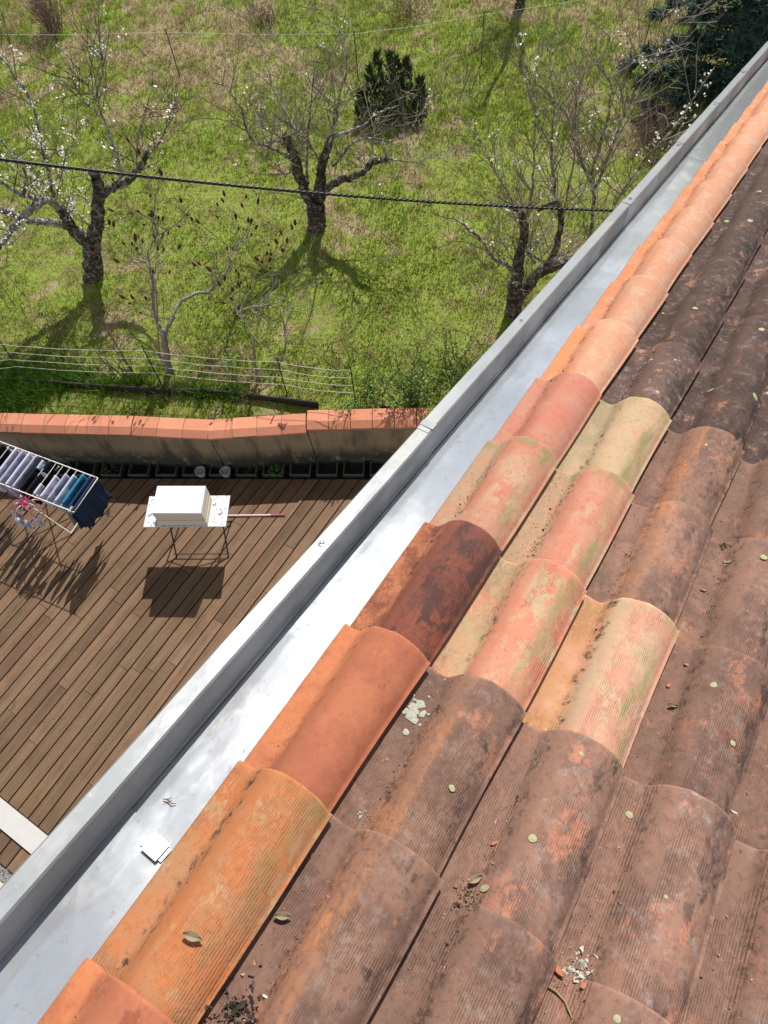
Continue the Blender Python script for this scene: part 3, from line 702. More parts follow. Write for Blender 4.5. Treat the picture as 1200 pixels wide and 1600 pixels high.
# ================================================================== CLOTHES AIRER
AZ = .95
q = [at(*p, AZ) for p in ((19, 697), (153, 747), (115, 800), (3, 755))]
ro = q[1]; ru = (q[0] - q[1]).normalized(); rv = (q[2] - q[1]); rvl = rv.length; rv = rv.normalized(); rv = (rv - ru * rv.dot(ru)).normalized()
RL = 1.65
air = empty('clothes_airer', (ro.x, ro.y, 0), math.atan2(ru.y, ru.x))
tag(air, 'white wire clothes airer loaded with laundry on the left of the deck', 'clothes airer')
sv = 1 if Vector((-ru.y, ru.x, 0)).dot(rv) > 0 else -1
M_wire = simple('white_wire', (.60, .58, .53), .4)
def ap(u, v, z): return Vector((u, sv * v, z))
mb = MB(); mb.tube([ap(0, 0, AZ), ap(RL, 0, AZ), ap(RL, rvl, AZ), ap(0, rvl, AZ), ap(0, 0, AZ)], .006, 8); mb.obj('frame', M_wire, air)
rails = [.09 * k for k in range(1, 18)]
for u in rails:
    mb = MB(); mb.tube([ap(u, 0, AZ), ap(u, rvl, AZ)], .0032, 6); mb.obj('rail', M_wire, air)
for ua, ub_ in ((1.2, .55), (.5, 1.25)):
    for v in (.03, rvl - .03):
        mb = MB(); mb.tube([ap(ua, v, AZ - .01), ap(ub_, v, .02)], .007, 8); mb.obj('leg', M_wire, air)
    mb = MB(); mb.tube([ap(ub_, .03, .02), ap(ub_, rvl - .03, .02)], .007, 8); mb.obj('foot_bar', M_wire, air)
cloth_m = {}
def clothm(n, col, var=.12):
    if n not in cloth_m:
        m = MT('cloth_' + n, .9, 0, .1); m.color(m.mix(tuple(c * (1 - var) for c in col), tuple(min(1, c * (1 + var)) for c in col), m.noise(9, 4))).bump(m.noise(25, 4), .3, .01); cloth_m[n] = m.m
    return cloth_m[n]
R4 = Matrix.Translation((ro.x, ro.y, 0)) @ Matrix.Rotation(math.atan2(ru.y, ru.x), 4, 'Z')
def garment(u, v0, v1, l0, l1, mat, label, cat, seed, name='garment', ragged=.03, fold=.022, out=0):
    mb = MB(); nv = 14; prof_ = []
    ns = 8; sec = []
    for k in range(ns + 1): sec.append((-.010 - .012 * (1 - k / ns) - out * 0, -l0 * (1 - k / ns)))
    sec += [(-.006, .006), (.006, .006)]
    for k in range(ns + 1): sec.append((.010 + .012 * k / ns + out * (k / ns) ** .7, -l1 * k / ns))
    rows = []
    for i in range(nv + 1):
        v = v0 + (v1 - v0) * i / nv; row = []
        for (du, dz) in sec:
            hang = min(1, abs(dz) / .15); wv = fold * hang * noise.noise(Vector((v * 14, seed * 3.1, dz * 3))) * 1.6
            edge = 1 - ragged * (noise.noise(Vector((v * 8, seed, 0))) + .3) / max(.08, max(l0, l1)) * 2.0
            vv = v + (.02 * noise.noise(Vector((dz * 6, seed, i * .1)))) * hang
            row.append(ap(u + du + wv, vv, AZ + .002 + (dz * edge if dz < 0 else dz)))
        rows.append(row)
    mb.quadgrid(rows); mb.v = [tuple(R4 @ Vector(p)) for p in mb.v]
    c_ = R4 @ ap(u, (v0 + v1) / 2, AZ); o = mb.obj(name, mat, origin=c_, smooth=True)
    md = o.modifiers.new('s', 'SOLIDIFY'); md.thickness = .003; md.offset = 0
    return tag(o, label, cat, 'laundry on the airer')
WH = clothm('white', (.42, .43, .52)); LI = clothm('lilac', (.30, .30, .40)); BK = clothm('black', (.012, .012, .018)); NV = clothm('navy', (.02, .035, .075)); TE = clothm('teal', (.03, .17, .30), .5); GB = clothm('grey_blue', (.33, .40, .50)); GY = clothm('grey', (.30, .29, .30))
items = [
 (.03, .00, rvl, .45, .62, NV, 'big dark navy trousers hanging over the right end of the airer', 'trousers', .05, .14),
 (.09, .02, rvl - .02, .45, .50, NV, 'dark navy garment just inside the right end of the airer', 'garment', .03, 0),
 (.18, .02, rvl - .04, .26, .30, TE, 'teal blue garment with a light print near the right end of the airer', 'garment', .03, 0),
 (.27, .06, rvl - .03, .26, .28, GB, 'grey blue towel next to the teal garment on the airer', 'towel', .03, 0),
 (.36, .08, rvl - .03, .30, .26, LI, 'pale lilac towel beside the grey blue towel on the airer', 'towel', .03, 0),
 (.45, .14, rvl - .02, .28, .26, WH, 'white cloth right of the small white socks on the airer', 'cloth', .03, 0),
 (.63, .02, rvl - .02, .30, .30, BK, 'black garment in the middle of the airer, behind the pale socks', 'garment', .03, 0),
 (.72, .00, rvl - .02, .28, .30, BK, 'black garment beside the floral lilac top in the middle of the airer', 'garment', .03, 0),
 (.81, .00, rvl, .30, .30, LI, 'mottled lilac top in the middle of the airer', 'top', .05, 0),
 (.90, .00, rvl, .34, .30, WH, 'white towel just left of the mottled lilac top', 'towel', .03, 0),
 (.99, .00, rvl, .30, .34, LI, 'pale lilac towel between two white towels on the airer', 'towel', .03, 0),
 (1.08, .00, rvl, .30, .30, WH, 'white towel next to the black clothes at the left of the airer', 'towel', .03, 0),
 (1.26, .02, rvl, .32, .40, BK, 'black garment left of the white towels on the airer', 'garment', .04, 0),
 (1.35, .02, rvl, .34, .36, NV, 'dark navy garment between black ones at the left end of the airer', 'garment', .04, 0),
 (1.44, .00, rvl, .36, .40, BK, 'black garment at the far left end of the airer', 'garment', .04, 0),
 (1.60, .00, rvl, .36, .42, BK, 'long black garment over the left end bar of the airer', 'garment', .04, 0)]
for k, (u, v0, v1, l0, l1, mt, lb, ct, rg, ou) in enumerate(items): garment(u, v0, v1, l0, l1, mt, lb, ct, k, ragged=rg, out=ou)
garment(.54, rvl - .16, rvl - .03, .10, .10, WH, 'small white sock at the front of the airer beside the black clothes', 'sock', 41, 'sock')
garment(.63, .12, .22, .10, .10, WH, 'small white sock at the back of the airer over the black clothes', 'sock', 42, 'sock', ragged=.01)
garment(.70, .03, .14, .08, .09, GB, 'small pale blue sock at the back edge of the airer', 'sock', 43, 'sock')
# mixed dark clothes hanging low at the end, grey cloth on the front corner
garment(.06, rvl - .05, rvl + .02, .05, .40, GY, 'narrow grey cloth hanging at the front right corner of the airer', 'cloth', 51, ragged=.02, out=.10)
# pink octopus hanger
pc = at(40, 787, .80)
octo = tag(empty('sock_hanger', (pc.x, pc.y, .80)), 'pink octopus sock hanger with pegged socks beside the airer', 'sock hanger')
M_pink = simple('pink_plastic', (.55, .07, .16), .35); M_pinkl = simple('pale_pink_plastic', (.72, .42, .42), .35)
mb = MB(); mb.tube([(0, 0, -.03), (0, 0, .0), (0, 0, .03), (0, 0, .05)], [.014, .026, .022, .006], 12); mb.obj('hub', M_pink, octo, smooth=True)
mb = MB(); mb.tube([(0, 0, .045), (0, 0, .12), (.015, 0, .15), (.03, .01, .14)], .005, 8); mb.obj('hook', M_pink, octo)
for k in range(10):
    a = 2 * PI * k / 10 + .2; R_ = .17; mb = MB(); ca, sa = math.cos(a), math.sin(a)
    mb.tube(catmull([(ca * .02, sa * .02, .0), (ca * .07, sa * .07, .035), (ca * .13, sa * .13, .01), (ca * R_, sa * R_, -.05)], 4), [.006 - .0002 * i for i in range(13)], 6)
    ar = mb.obj('arm', M_pink if k % 3 else M_pinkl, octo, smooth=True)
    mb = MB(); mb.box((ca * R_, sa * R_, -.07), .012, .008, .045, Vector((ca, sa, 0)), Vector((-sa, ca, 0))); mb.obj('peg', M_pinkl, ar)
    if k in (4, 5, 6, 7, 8, 3):
        mb = MB(); mb.tube(catmull([(ca * R_, sa * R_, -.08), (ca * R_ * 1.05, sa * R_ * 1.05, -.14), (ca * R_, sa * R_, -.20), (ca * R_ + .03, sa * R_, -.24)], 3), [.018, .026, .028, .026, .024, .026, .028, .028, .022, .012], 8)
        o = mb.obj('sock', [WH, LI, GB][k % 3], smooth=True); o.location = octo.location
        tag(o, ['white', 'pale lilac', 'pale blue'][k % 3] + ' sock pegged on the pink hanger, %s' % {3: 'at its far left', 4: 'at its left', 5: 'at its lower left', 6: 'at its lower side', 7: 'at its lower right', 8: 'at its right'}[k], 'sock', 'socks on the pink hanger')

# ================================================================== OVERHEAD CABLE
def far_pt(px, py, dist): r = unit(ray(px, py)); return Vector((CAM + r * dist).tolist())
CABD0, CABD1 = 4.2, 4.7
ca, cb, ce = far_pt(0, 249, CABD0), far_pt(962, 329, CABD1), None
dirc = (cb - ca); ce = cb + dirc * .115; cs = ca - dirc * 1.6
cab = tag(empty('overhead_cable', cs), 'black twisted overhead cable crossing in front of the orchard trees', 'cable')
M_cable = simple('black_cable', (.012, .013, .015), .35)
tot = (ce - cs).length; n = int(tot / .012); ax = (ce - cs).normalized(); cx_ = ax.cross(Vector((0, 0, 1))).normalized(); cy_ = cx_.cross(ax)
for k in range(3):
    pts = []
    for i in range(n + 1):
        t = i / n; a = 2 * PI * (t * tot / .09 + k / 3); tt = (t - 1.6 / 2.715) / (1 / 2.715)
        sag = -.045 * 4 * (.25 - (tt - .5) ** 2) if True else 0
        pts.append(ax * tot * t + cx_ * math.cos(a) * .0042 + cy_ * math.sin(a) * .0042 + Vector((0, 0, sag)))
    mb = MB(); mb.tube(pts, .0041, 5); mb.obj('strand', M_cable, cab, smooth=True)

# ================================================================== TREES
m = MT('lichened_bark', .9, 0, .15)
c = m.mix((.10, .08, .065), (.26, .235, .21), m.noise(14, 6, .7, rand=False, lo=.4, hi=.6)); c = m.mix(c, (.52, .52, .48), m.mul(m.noise(20, 5, .7, rand=False, lo=.50, hi=.57), .85))
m.color(c).bump(m.noise(40, 5, .7, rand=False), .9, .02); M_bark = m.m
M_trunk = MT('dark_bark', .9, 0, .1); M_trunk.color(M_trunk.mix((.045, .037, .031), (.31, .285, .255), M_trunk.noise(18, 6, .7, rand=False, lo=.45, hi=.7))).bump(M_trunk.noise(30, 6, .75, scale=(1, 1, .35), rand=False), .6, .02); M_trunk = M_trunk.m
M_twig = simple('grey_twig', (.20, .17, .14), .85, var=.35, sc=6); M_twigd = simple('dark_twig', (.105, .08, .062), .85, var=.3, sc=6)
M_blos = simple('white_blossom', (.80, .78, .70), .6, var=.08); M_sumac = simple('sumac_bark', (.21, .185, .155), .85, var=.3, sc=10); M_seed = simple('dark_red_seed_head', (.075, .018, .015), .9, var=.4, sc=20)
CD = Vector((_fy @ RM.T).tolist()); CD = Vector((0, 1, 0))
def tree3d(base, px, py, dv):      # point on the upright plane dv metres behind the trunk
    r = ray(px, py); k = (base.y + dv) / r[1]; return Vector((CAM + r * k).tolist())
def spray(mb, p, d, length, r0, depth, rg, tips, bend=.25, up=.15, side=3, mids=None, seg=None):
    n = seg or max(3, int(length / .10)); pts = [p.copy()]; q = p.copy(); dd = d.copy(); rad = [r0]
    for i in range(n):
        dd = (dd + Vector((rg.gauss(0, bend), rg.gauss(0, bend), rg.gauss(0, bend) + up)) * .35).normalized(); q = q + dd * length / n; pts.append(q.copy()); rad.append(r0 * (1 - .6 * (i + 1) / n) + .0009)
    mb.tube(pts, rad, side, False)
    if depth > 0:
        for i in range(1, n + 1):
            if rg.random() < .62:
                a = rg.uniform(0, 2 * PI); x = dd.cross(Vector((math.cos(a), math.sin(a), .3))).normalized(); nd = (x * rg.uniform(.6, 1.1) + (pts[i] - pts[i - 1]).normalized() * .6 + Vector((0, 0, .2))).normalized()
                spray(mb, pts[i], nd, length * rg.uniform(.3, .55), rad[i] * .7, depth - 1, rg, tips, bend, up, side)
    if mids is not None: mids += pts[1:]
    tips.append((q, dd))
def petals(mb, p, rg, s=.017):
    for _ in range(3):
        a = Vector((rg.gauss(0, 1), rg.gauss(0, 1), rg.gauss(0, 1))).normalized(); b_ = a.cross(Vector((rg.gauss(0, 1), rg.gauss(0, 1), rg.gauss(0, 1)))).normalized(); o_ = p + Vector((rg.gauss(0, s), rg.gauss(0, s), rg.gauss(0, s))) * .6
        b = len(mb.v); mb.v += [tuple(o_ + (a * math.cos(t) + b_ * math.sin(t)) * s * .62) for t in (0, 1.257, 2.513, 3.77, 5.027)]; mb.f.append(tuple(range(b, b + 5)))
def orchard_tree(name, label, basepx, limbs, seed, nspray, blossom, cat='tree', group='bare orchard trees in the meadow', shoots=(.5, 1.0), twigmat=None, barkmat=None, sprayr=.006, upb=.18, depth=2, base_r=None, bregion=None, lined=()):
    rg = random.Random(seed); base = gat(*basepx); e = tag(empty(name, base), label, cat, group)
    tr = MB(); tw = MB(); bl = MB(); big = MB(); spots = []
    def lv(p): return p - base
    for li, (P, r0, r1, dv0, dv1, main) in enumerate(limbs):
        n = len(P); pts = [lv(tree3d(base, x, y, dv0 + (dv1 - dv0) * k / (n - 1))) for k, (x, y) in enumerate(P)]
        if main == 2: pts[0] = Vector((pts[0].x, pts[0].y, -.1))
        pp = catmull(pts, 5); m_ = len(pp)
        k_ = .5 if r0 > .04 else .25
        pp = [p + Vector((rg.gauss(0, 1), rg.gauss(0, 1), rg.gauss(0, 1))) * min(.007, r0 * k_) for p in pp]
        rr = [(r0 + (r1 - r0) * (i / (m_ - 1)) ** .8) * (1 + .04 * rg.gauss(0, 1) * (r0 > .02)) for i in range(m_)]
        if main == 2: rr[0] *= 1.35; rr[1] *= 1.15
        (big if main else tr).tube(pp, rr, 9 if main else 6, True)
        for i in range(1, m_): spots.append((pp[i], (pp[i] - pp[i - 1]).normalized(), rr[i], main, i / m_))
    tips = []; mids = []
    cand = [s for s in spots if s[3] != 2 or s[4] > .8]
    for _ in range(nspray):
        p, d, r_, mn, fr = rg.choice(cand)
        a = rg.uniform(0, 2 * PI); nd = (Vector((math.cos(a), math.sin(a), rg.uniform(.1, 1.1))) + d * .5).normalized()
        spray(tw, p, nd, rg.uniform(*shoots), min(sprayr, max(.0034, r_ * .6)), depth, rg, tips, up=upb, mids=mids)
    if barkmat is None: barkmat = M_bark
    if big.v: big.obj('trunk', M_trunk if barkmat is M_bark else barkmat, e, smooth=True)
    if tr.v: tr.obj('limbs', barkmat, e, smooth=True)
    tw.obj('twigs', twigmat or M_twig, e)
    for _ in range(blossom):
        p = rg.choice(mids)
        if bregion and not bregion(p + base): continue
        p = p + Vector((rg.gauss(0, .02), rg.gauss(0, .02), rg.gauss(0, .02)))
        for _ in range(rg.randint(1, 5)): petals(bl, p + Vector((rg.gauss(0, .03), rg.gauss(0, .03), rg.gauss(0, .03))), rg)
    for li in lined:
        P, r0, r1, dv0, dv1, main = limbs[li]; n = len(P); pp = catmull([lv(tree3d(base, x, y, dv0 + (dv1 - dv0) * k / (n - 1))) for k, (x, y) in enumerate(P)], 8)
        for p in pp[len(pp) // 4:]:
            for _ in range(rg.randint(0, 2)): petals(bl, p + Vector((rg.gauss(0, .035), rg.gauss(0, .035), rg.gauss(0, .035))), rg, .016)
    if bl.v: o = bl.obj('blossom', M_blos, e); o['kind'] = 'stuff'
    return e, tips
H2 = lambda L_: [(x / 2, y / 2) for x, y in L_]
R2 = lambda L_: [(600 + x / 2, y / 2) for x, y in L_]
orchard_tree('cherry_tree', 'gnarled blossoming tree with a thick dark forked trunk at the left', (142, 432), [
    (H2([(285, 860), (288, 800), (285, 750)]), .125, .11, 0, 0, 2),
    (H2([(285, 765), (250, 740), (215, 700), (185, 650)]), .09, .06, 0, -.1, 1),
    (H2([(288, 765), (303, 690), (308, 610), (300, 555), (288, 540)]), .095, .055, 0, .1, 1),
    (H2([(305, 620), (340, 590), (385, 572), (425, 540), (450, 500), (462, 470)]), .06, .028, 0, .15, 1),
    (H2([(235, 720), (170, 695), (100, 690), (40, 670), (-20, 645)]), .05, .035, 0, -.3, 0),
    (H2([(185, 650), (145, 625), (95, 655), (50, 700), (10, 755), (-30, 790)]), .05, .032, -.1, -.7, 0),
    (H2([(215, 700), (175, 640), (160, 580), (140, 500), (122, 420), (105, 350), (80, 285), (35, 222), (-10, 160)]), .035, .010, -.1, .5, 0),
    (H2([(145, 625), (70, 610), (20, 580), (-40, 540)]), .035, .02, -.1, -.5, 0),
    (H2([(70, 620), (78, 540), (30, 470), (-10, 420)]), .02, .010, -.3, .2, 0),
    (H2([(375, 572), (372, 510), (350, 440), (322, 370), (298, 305), (265, 255), (225, 190), (175, 140)]), .026, .006, .1, .7, 0),
    (H2([(298, 305), (318, 230), (318, 170), (305, 110), (270, 25)]), .014, .005, .5, .9, 0),
    (H2([(322, 370), (280, 330), (240, 280), (215, 200)]), .012, .005, .3, .3, 0),
    (H2([(425, 540), (430, 440), (455, 350), (475, 260), (478, 190)]), .012, .004, .15, .7, 0),
    (H2([(450, 500), (500, 440), (530, 380), (560, 340), (590, 300)]), .013, .005, .15, -.2, 0),
    (H2([(140, 500), (180, 470), (230, 440), (245, 300)]), .012, .005, .2, .6, 0),
    (H2([(385, 572), (430, 545), (470, 560), (520, 540)]), .015, .008, .1, -.3, 0)], 11, 85, 300, shoots=(.3, .8), twigmat=M_twigd,
    bregion=lambda p: p.x < -2.9 or rnd.random() < .35, lined=(6,))
orchard_tree('orchard_tree', 'bare grey tree with a thick cut stump limb in the middle of the meadow', (493, 355), [
    (H2([(988, 705), (988, 660), (988, 640)]), .13, .115, 0, 0, 2),
    (H2([(985, 650), (955, 600), (935, 540), (920, 490), (905, 450), (890, 418)]), .08, .05, 0, .1, 1),
    (H2([(995, 650), (1000, 580), (1005, 520), (1022, 470), (1030, 430)]), .09, .04, 0, .15, 1),
    (H2([(1015, 590), (1060, 565), (1110, 550), (1145, 530), (1165, 508), (1215, 492)]), .05, .035, 0, -.3, 1),
    (H2([(1205, 492), (1240, 500), (1300, 505), (1350, 490)]), .014, .004, -.3, -.4, 0),
    (H2([(925, 500), (880, 480), (835, 455), (790, 440), (768, 395), (745, 320), (700, 270), (668, 258)]), .028, .007, .1, -.4, 0),
    (H2([(905, 470), (870, 440), (850, 445), (820, 445)]), .02, .01, .1, .4, 0),
    (H2([(960, 560), (960, 440), (968, 360), (978, 260), (990, 160)]), .02, .005, .1, .7, 0),
    (H2([(935, 440), (905, 370), (860, 290), (832, 200), (808, 90)]), .016, .004, .1, .9, 0),
    (H2([(1030, 430), (1050, 370), (1062, 300), (1085, 200), (1060, 110), (1005, 30)]), .022, .004, .15, .8, 0),
    (H2([(1020, 480), (1040, 400), (1045, 300), (1030, 200), (1012, 150)]), .018, .004, .15, -.2, 0),
    (H2([(1030, 430), (1090, 410), (1140, 390), (1190, 350), (1250, 330)]), .024, .006, .15, .4, 0),
    (H2([(1040, 520), (1100, 450), (1160, 430), (1210, 440), (1270, 420), (1330, 330)]), .02, .005, .15, -.2, 0),
    (H2([(1000, 500), (960, 440), (925, 400), (900, 380), (840, 380), (780, 385)]), .016, .005, .1, .5, 0),
    (H2([(925, 520), (890, 545), (870, 520), (850, 505)]), .018, .006, .1, -.3, 0)], 23, 115, 30, shoots=(.35, .85))
orchard_tree('plum_tree', 'twiggy bare tree with dark trunk beside the zinc flashing', (808, 487), [
    (R2([(405, 975), (408, 920), (410, 880)]), .10, .085, 0, 0, 2),
    (R2([(408, 890), (425, 800), (438, 720), (425, 660), (395, 640)]), .075, .03, 0, .2, 1),
    (R2([(412, 940), (450, 890), (500, 845), (560, 822), (640, 790), (720, 740)]), .08, .045, 0, .2, 1),
    (R2([(500, 845), (535, 780), (552, 700), (540, 640), (480, 655)]), .045, .025, .1, .1, 1),
    (R2([(412, 855), (380, 825), (335, 800), (310, 760), (270, 720), (222, 685)]), .032, .012, 0, -.4, 0),
    (R2([(640, 790), (650, 700), (655, 600), (652, 530), (690, 400), (715, 290), (700, 240), (672, 180)]), .026, .006, .2, .5, 0),
    (R2([(540, 640), (530, 560), (524, 480), (530, 330), (520, 200)]), .022, .006, .1, .7, 0),
    (R2([(430, 720), (462, 600), (468, 480), (472, 340), (440, 190)]), .018, .005, .2, .6, 0),
    (R2([(655, 600), (700, 490), (740, 380), (775, 300), (800, 200), (800, 80)]), .018, .004, .2, .8, 0),
    (R2([(655, 600), (620, 510), (590, 430), (568, 360), (520, 300)]), .014, .005, .2, .1, 0),
    (R2([(800, 200), (840, 190), (870, 130), (900, 95)]), .006, .003, .8, 1, 0),
    (R2([(552, 700), (590, 520), (600, 340), (600, 160)]), .012, .004, .1, .3, 0),
    (R2([(425, 660), (360, 560), (300, 440), (200, 330)]), .014, .004, .1, .4, 0),
    (R2([(720, 640), (770, 560), (830, 480), (900, 410), (960, 320), (1030, 215)]), .016, .006, -.1, -.6, 0),
    (R2([(470, 820), (450, 780), (500, 820), (560, 790)]), .02, .012, 0, -.2, 0),
    (R2([(640, 790), (700, 690), (780, 610), (850, 540)]), .03, .012, .2, .4, 0)], 31, 230, 90, shoots=(.3, .75), lined=(13,))
# sumac shrubs with seed heads
def seed_heads(e, tips, pxs, base, seed):
    rg = random.Random(seed); k = 0
    lst = [t for t in tips if t[0].z > 1.0]; rg.shuffle(lst); lst = lst[:pxs]
    mb0 = MB(); n = 7
    rows = [[(r_ * math.cos(2 * PI * a / n) * (1 + .25 * rg.random()), r_ * math.sin(2 * PI * a / n), z) for a in range(n)] for r_, z in ((.004, -.008), (.011, .004), (.014, .022), (.010, .045), (.002, .06))]
    mb0.quadgrid(rows, True, True); me = mb0.mesh('seed_head'); me.materials.append(M_seed)
    for p, d in lst:
        o = link('seed_head', me, None, e); o.location = p; dd = (d + Vector((0, 0, .6))).normalized(); o.rotation_euler = dd.to_track_quat('Z', 'Y').to_euler(); s_ = rg.uniform(.7, 1.25); o.scale = (s_, s_, s_)
def Z3(L_): return [(x / 1.7143, 400 + y / 1.7143) for x, y in L_]
e, tips = orchard_tree('sumac_shrub', 'slender pale sumac shrub with dark red seed heads just behind the rope fence', (263, 580), [
    (Z3([(452, 312), (444, 250), (438, 205)]), .042, .036, 0, 0, 2),
    (Z3([(438, 205), (418, 170), (410, 120), (408, 60), (392, 20), (370, 2)]) , .026, .010, 0, .7, 0),
    (Z3([(438, 205), (462, 165), (478, 128), (530, 100), (560, 95), (592, 62), (620, 15)]) + [(362, 400), (375, 375)], .026, .009, 0, 1.0, 0),
    ([(238, 438), (232, 400), (235, 385), (245, 365), (240, 340), (243, 310), (250, 280)], .016, .005, .65, 1.3, 0),
    ([(242, 370), (265, 357), (282, 345), (300, 325), (320, 315)], .010, .004, .8, 1.0, 0),
    ([(228, 410), (205, 402), (185, 390), (165, 375)], .008, .004, .6, .5, 0),
    ([(358, 412), (366, 385), (385, 370), (395, 340)], .009, .004, .95, 1.3, 0),
    ([(309, 458), (335, 450), (355, 430), (375, 420)], .009, .004, .6, .5, 0),
    ([(250, 560), (242, 440), (236, 425)], .01, .008, 0, .6, 0)], 41, 52, 0, cat='shrub', group='sumac shrubs behind the rope fence', shoots=(.25, .6), twigmat=M_sumac, barkmat=M_sumac, sprayr=.005, upb=.35, depth=1)
seed_heads(e, tips, 62, None, 5)
e, tips = orchard_tree('sumac_shrub', 'leaning thin sumac shrub with seed heads, right of the taller pale sumac', (403, 596), [
    ([(403, 596), (397, 560), (397, 528)], .020, .016, 0, 0, 2),
    ([(397, 528), (386, 510), (380, 498), (372, 480)], .014, .010, 0, .3, 0),
    ([(379, 499), (372, 488), (390, 480), (410, 478), (420, 460), (432, 440), (436, 415)], .012, .005, .3, .9, 0),
    ([(432, 612), (430, 585), (446, 545), (445, 520), (441, 492), (440, 480)], .014, .006, -.1, .5, 0),
    ([(410, 478), (440, 470), (455, 445), (470, 430), (480, 410)], .009, .004, .6, 1.0, 0)], 43, 34, 0, cat='shrub', group='sumac shrubs behind the rope fence', shoots=(.25, .6), twigmat=M_sumac, barkmat=M_sumac, sprayr=.005, upb=.35, depth=1)
seed_heads(e, tips, 34, None, 6)

# young leafy saplings by the fence and shrub by the flashing
M_leafy = MT('young_leaf', .5, 0, .3); cc = M_leafy.mix((.06, .14, .02), (.16, .27, .04), M_leafy.noise(8, 3)); M_leafy.color(cc); M_leafy = M_leafy.m
def leafy_shrub(name, label, px, py, h, rad, nstem, nleaf, seed, lsize=.02, leafmat=None, cat='shrub', stemmat=None, topx=0):
    rg = random.Random(seed); b_ = gat(px, py); e = tag(empty(name, b_), label, cat); mb = MB(); tips = []; mids = []
    for _ in range(nstem):
        a = rg.uniform(0, 2 * PI); spray(mb, Vector((rg.gauss(0, rad * .3), rg.gauss(0, rad * .3), -.02)), Vector((math.cos(a) * rad / h, math.sin(a) * rad / h, 1)).normalized(), h * rg.uniform(.6, 1.1), .006, 1, rg, tips, bend=.2, up=.1, mids=mids)
    mb.obj('stems', stemmat or M_twigd, e)
    lf = MB()
    for _ in range(nleaf):
        p = rg.choice(mids) + Vector((rg.gauss(0, .05), rg.gauss(0, .05), rg.gauss(0, .04))); a = Vector((rg.gauss(0, 1), rg.gauss(0, 1), rg.gauss(0, .6))).normalized(); c_ = a.cross(Vector((rg.gauss(0, 1), rg.gauss(0, 1), rg.gauss(0, 1)))).normalized(); s_ = lsize * rg.uniform(.6, 1.4)
        k = len(lf.v); lf.v += [tuple(p - a * s_), tuple(p + c_ * s_ * .45), tuple(p + a * s_), tuple(p - c_ * s_ * .45)]; lf.f.append((k, k + 1, k + 2, k + 3))
    if lf.v: lf.obj('foliage', leafmat or M_leafy, e)['kind'] = 'stuff'
    return e
leafy_shrub('leafy_shrub', 'loose green leafy shrub tucked against the zinc flashing behind the coping', 640, 622, .8, .42, 20, 1300, 3)
leafy_shrub('leafy_shrub', 'low green shrub at the end of the rope fence', 575, 628, .35, .35, 10, 800, 4, .016)
leafy_shrub('leafy_shrub', 'green shrub half hidden by the flashing at the foot of the twiggy tree', 705, 585, .6, .3, 12, 600, 5)
leafy_shrub('leafy_sapling', 'thin sapling with fresh green leaves between the two sumacs', 362, 580, .55, .1, 2, 160, 6, .018, cat='sapling')
M_dry = simple('dry_red_twig', (.21, .14, .11), .9, var=.3, sc=9)
leafy_shrub('dry_shrub', 'rusty brown bare shrub beside the dark conifer', 1018, 215, .5, .35, 55, 0, 7, stemmat=M_dry)
leafy_shrub('dry_shrub', 'rusty brown twiggy shrub at the top left of the meadow', 85, 48, .75, .28, 60, 0, 8, stemmat=M_dry)
leafy_shrub('dry_shrub', 'thin brown twiggy shrub beyond the middle tree', 415, 40, .5, .3, 30, 0, 9, stemmat=M_dry)
leafy_shrub('dry_shrub', 'small brown shrub in the grass at the top centre', 640, 25, .4, .4, 40, 0, 10, stemmat=M_dry)
# juniper bush
M_jun = simple('juniper_needles', (.055, .08, .035), .8, var=.5, sc=20)
def spire(mb, p, h, r, n, rg, size):
    for _ in range(n):
        t = rg.random(); rr = r * (1 - t) ** .7 * rg.uniform(.4, 1.05); a = rg.uniform(0, 2 * PI); q_ = p + Vector((math.cos(a) * rr, math.sin(a) * rr, t * h)); u_ = Vector((math.cos(a) * .6 + rg.gauss(0, .25), math.sin(a) * .6 + rg.gauss(0, .25), 1)).normalized(); c_ = u_.cross(Vector((rg.gauss(0, 1), rg.gauss(0, 1), .1))).normalized(); s_ = size * rg.uniform(.6, 1.4)
        k = len(mb.v); mb.v += [tuple(q_ - c_ * s_ * .22), tuple(q_ + c_ * s_ * .22), tuple(q_ + u_ * s_)]; mb.f.append((k, k + 1, k + 2))
rg = random.Random(5); jb = gat(612, 172); e = tag(empty('juniper_bush', jb), 'dark green spiky juniper bush behind the middle tree', 'bush'); mb = MB()
for x, y, h, r in ((0, 0, 1.0, .16), (-.22, .05, .75, .15), (.2, .1, .8, .16), (.33, -.05, .55, .15), (-.35, -.1, .5, .15), (.05, -.2, .6, .2), (-.12, .2, .85, .14), (.1, .25, .7, .2), (-.2, -.25, .35, .2), (.25, -.25, .35, .2)): spire(mb, Vector((x * 1.25, y * 1.2, 0)), h * .82, r * .8, 230, rg, .085)
mb.obj('foliage', M_jun, e)['kind'] = 'stuff'; mb = MB(); mb.tube([(0, 0, -.05), (0, 0, .4)], [.04, .02], 6); mb.obj('trunk', M_trunk, e)
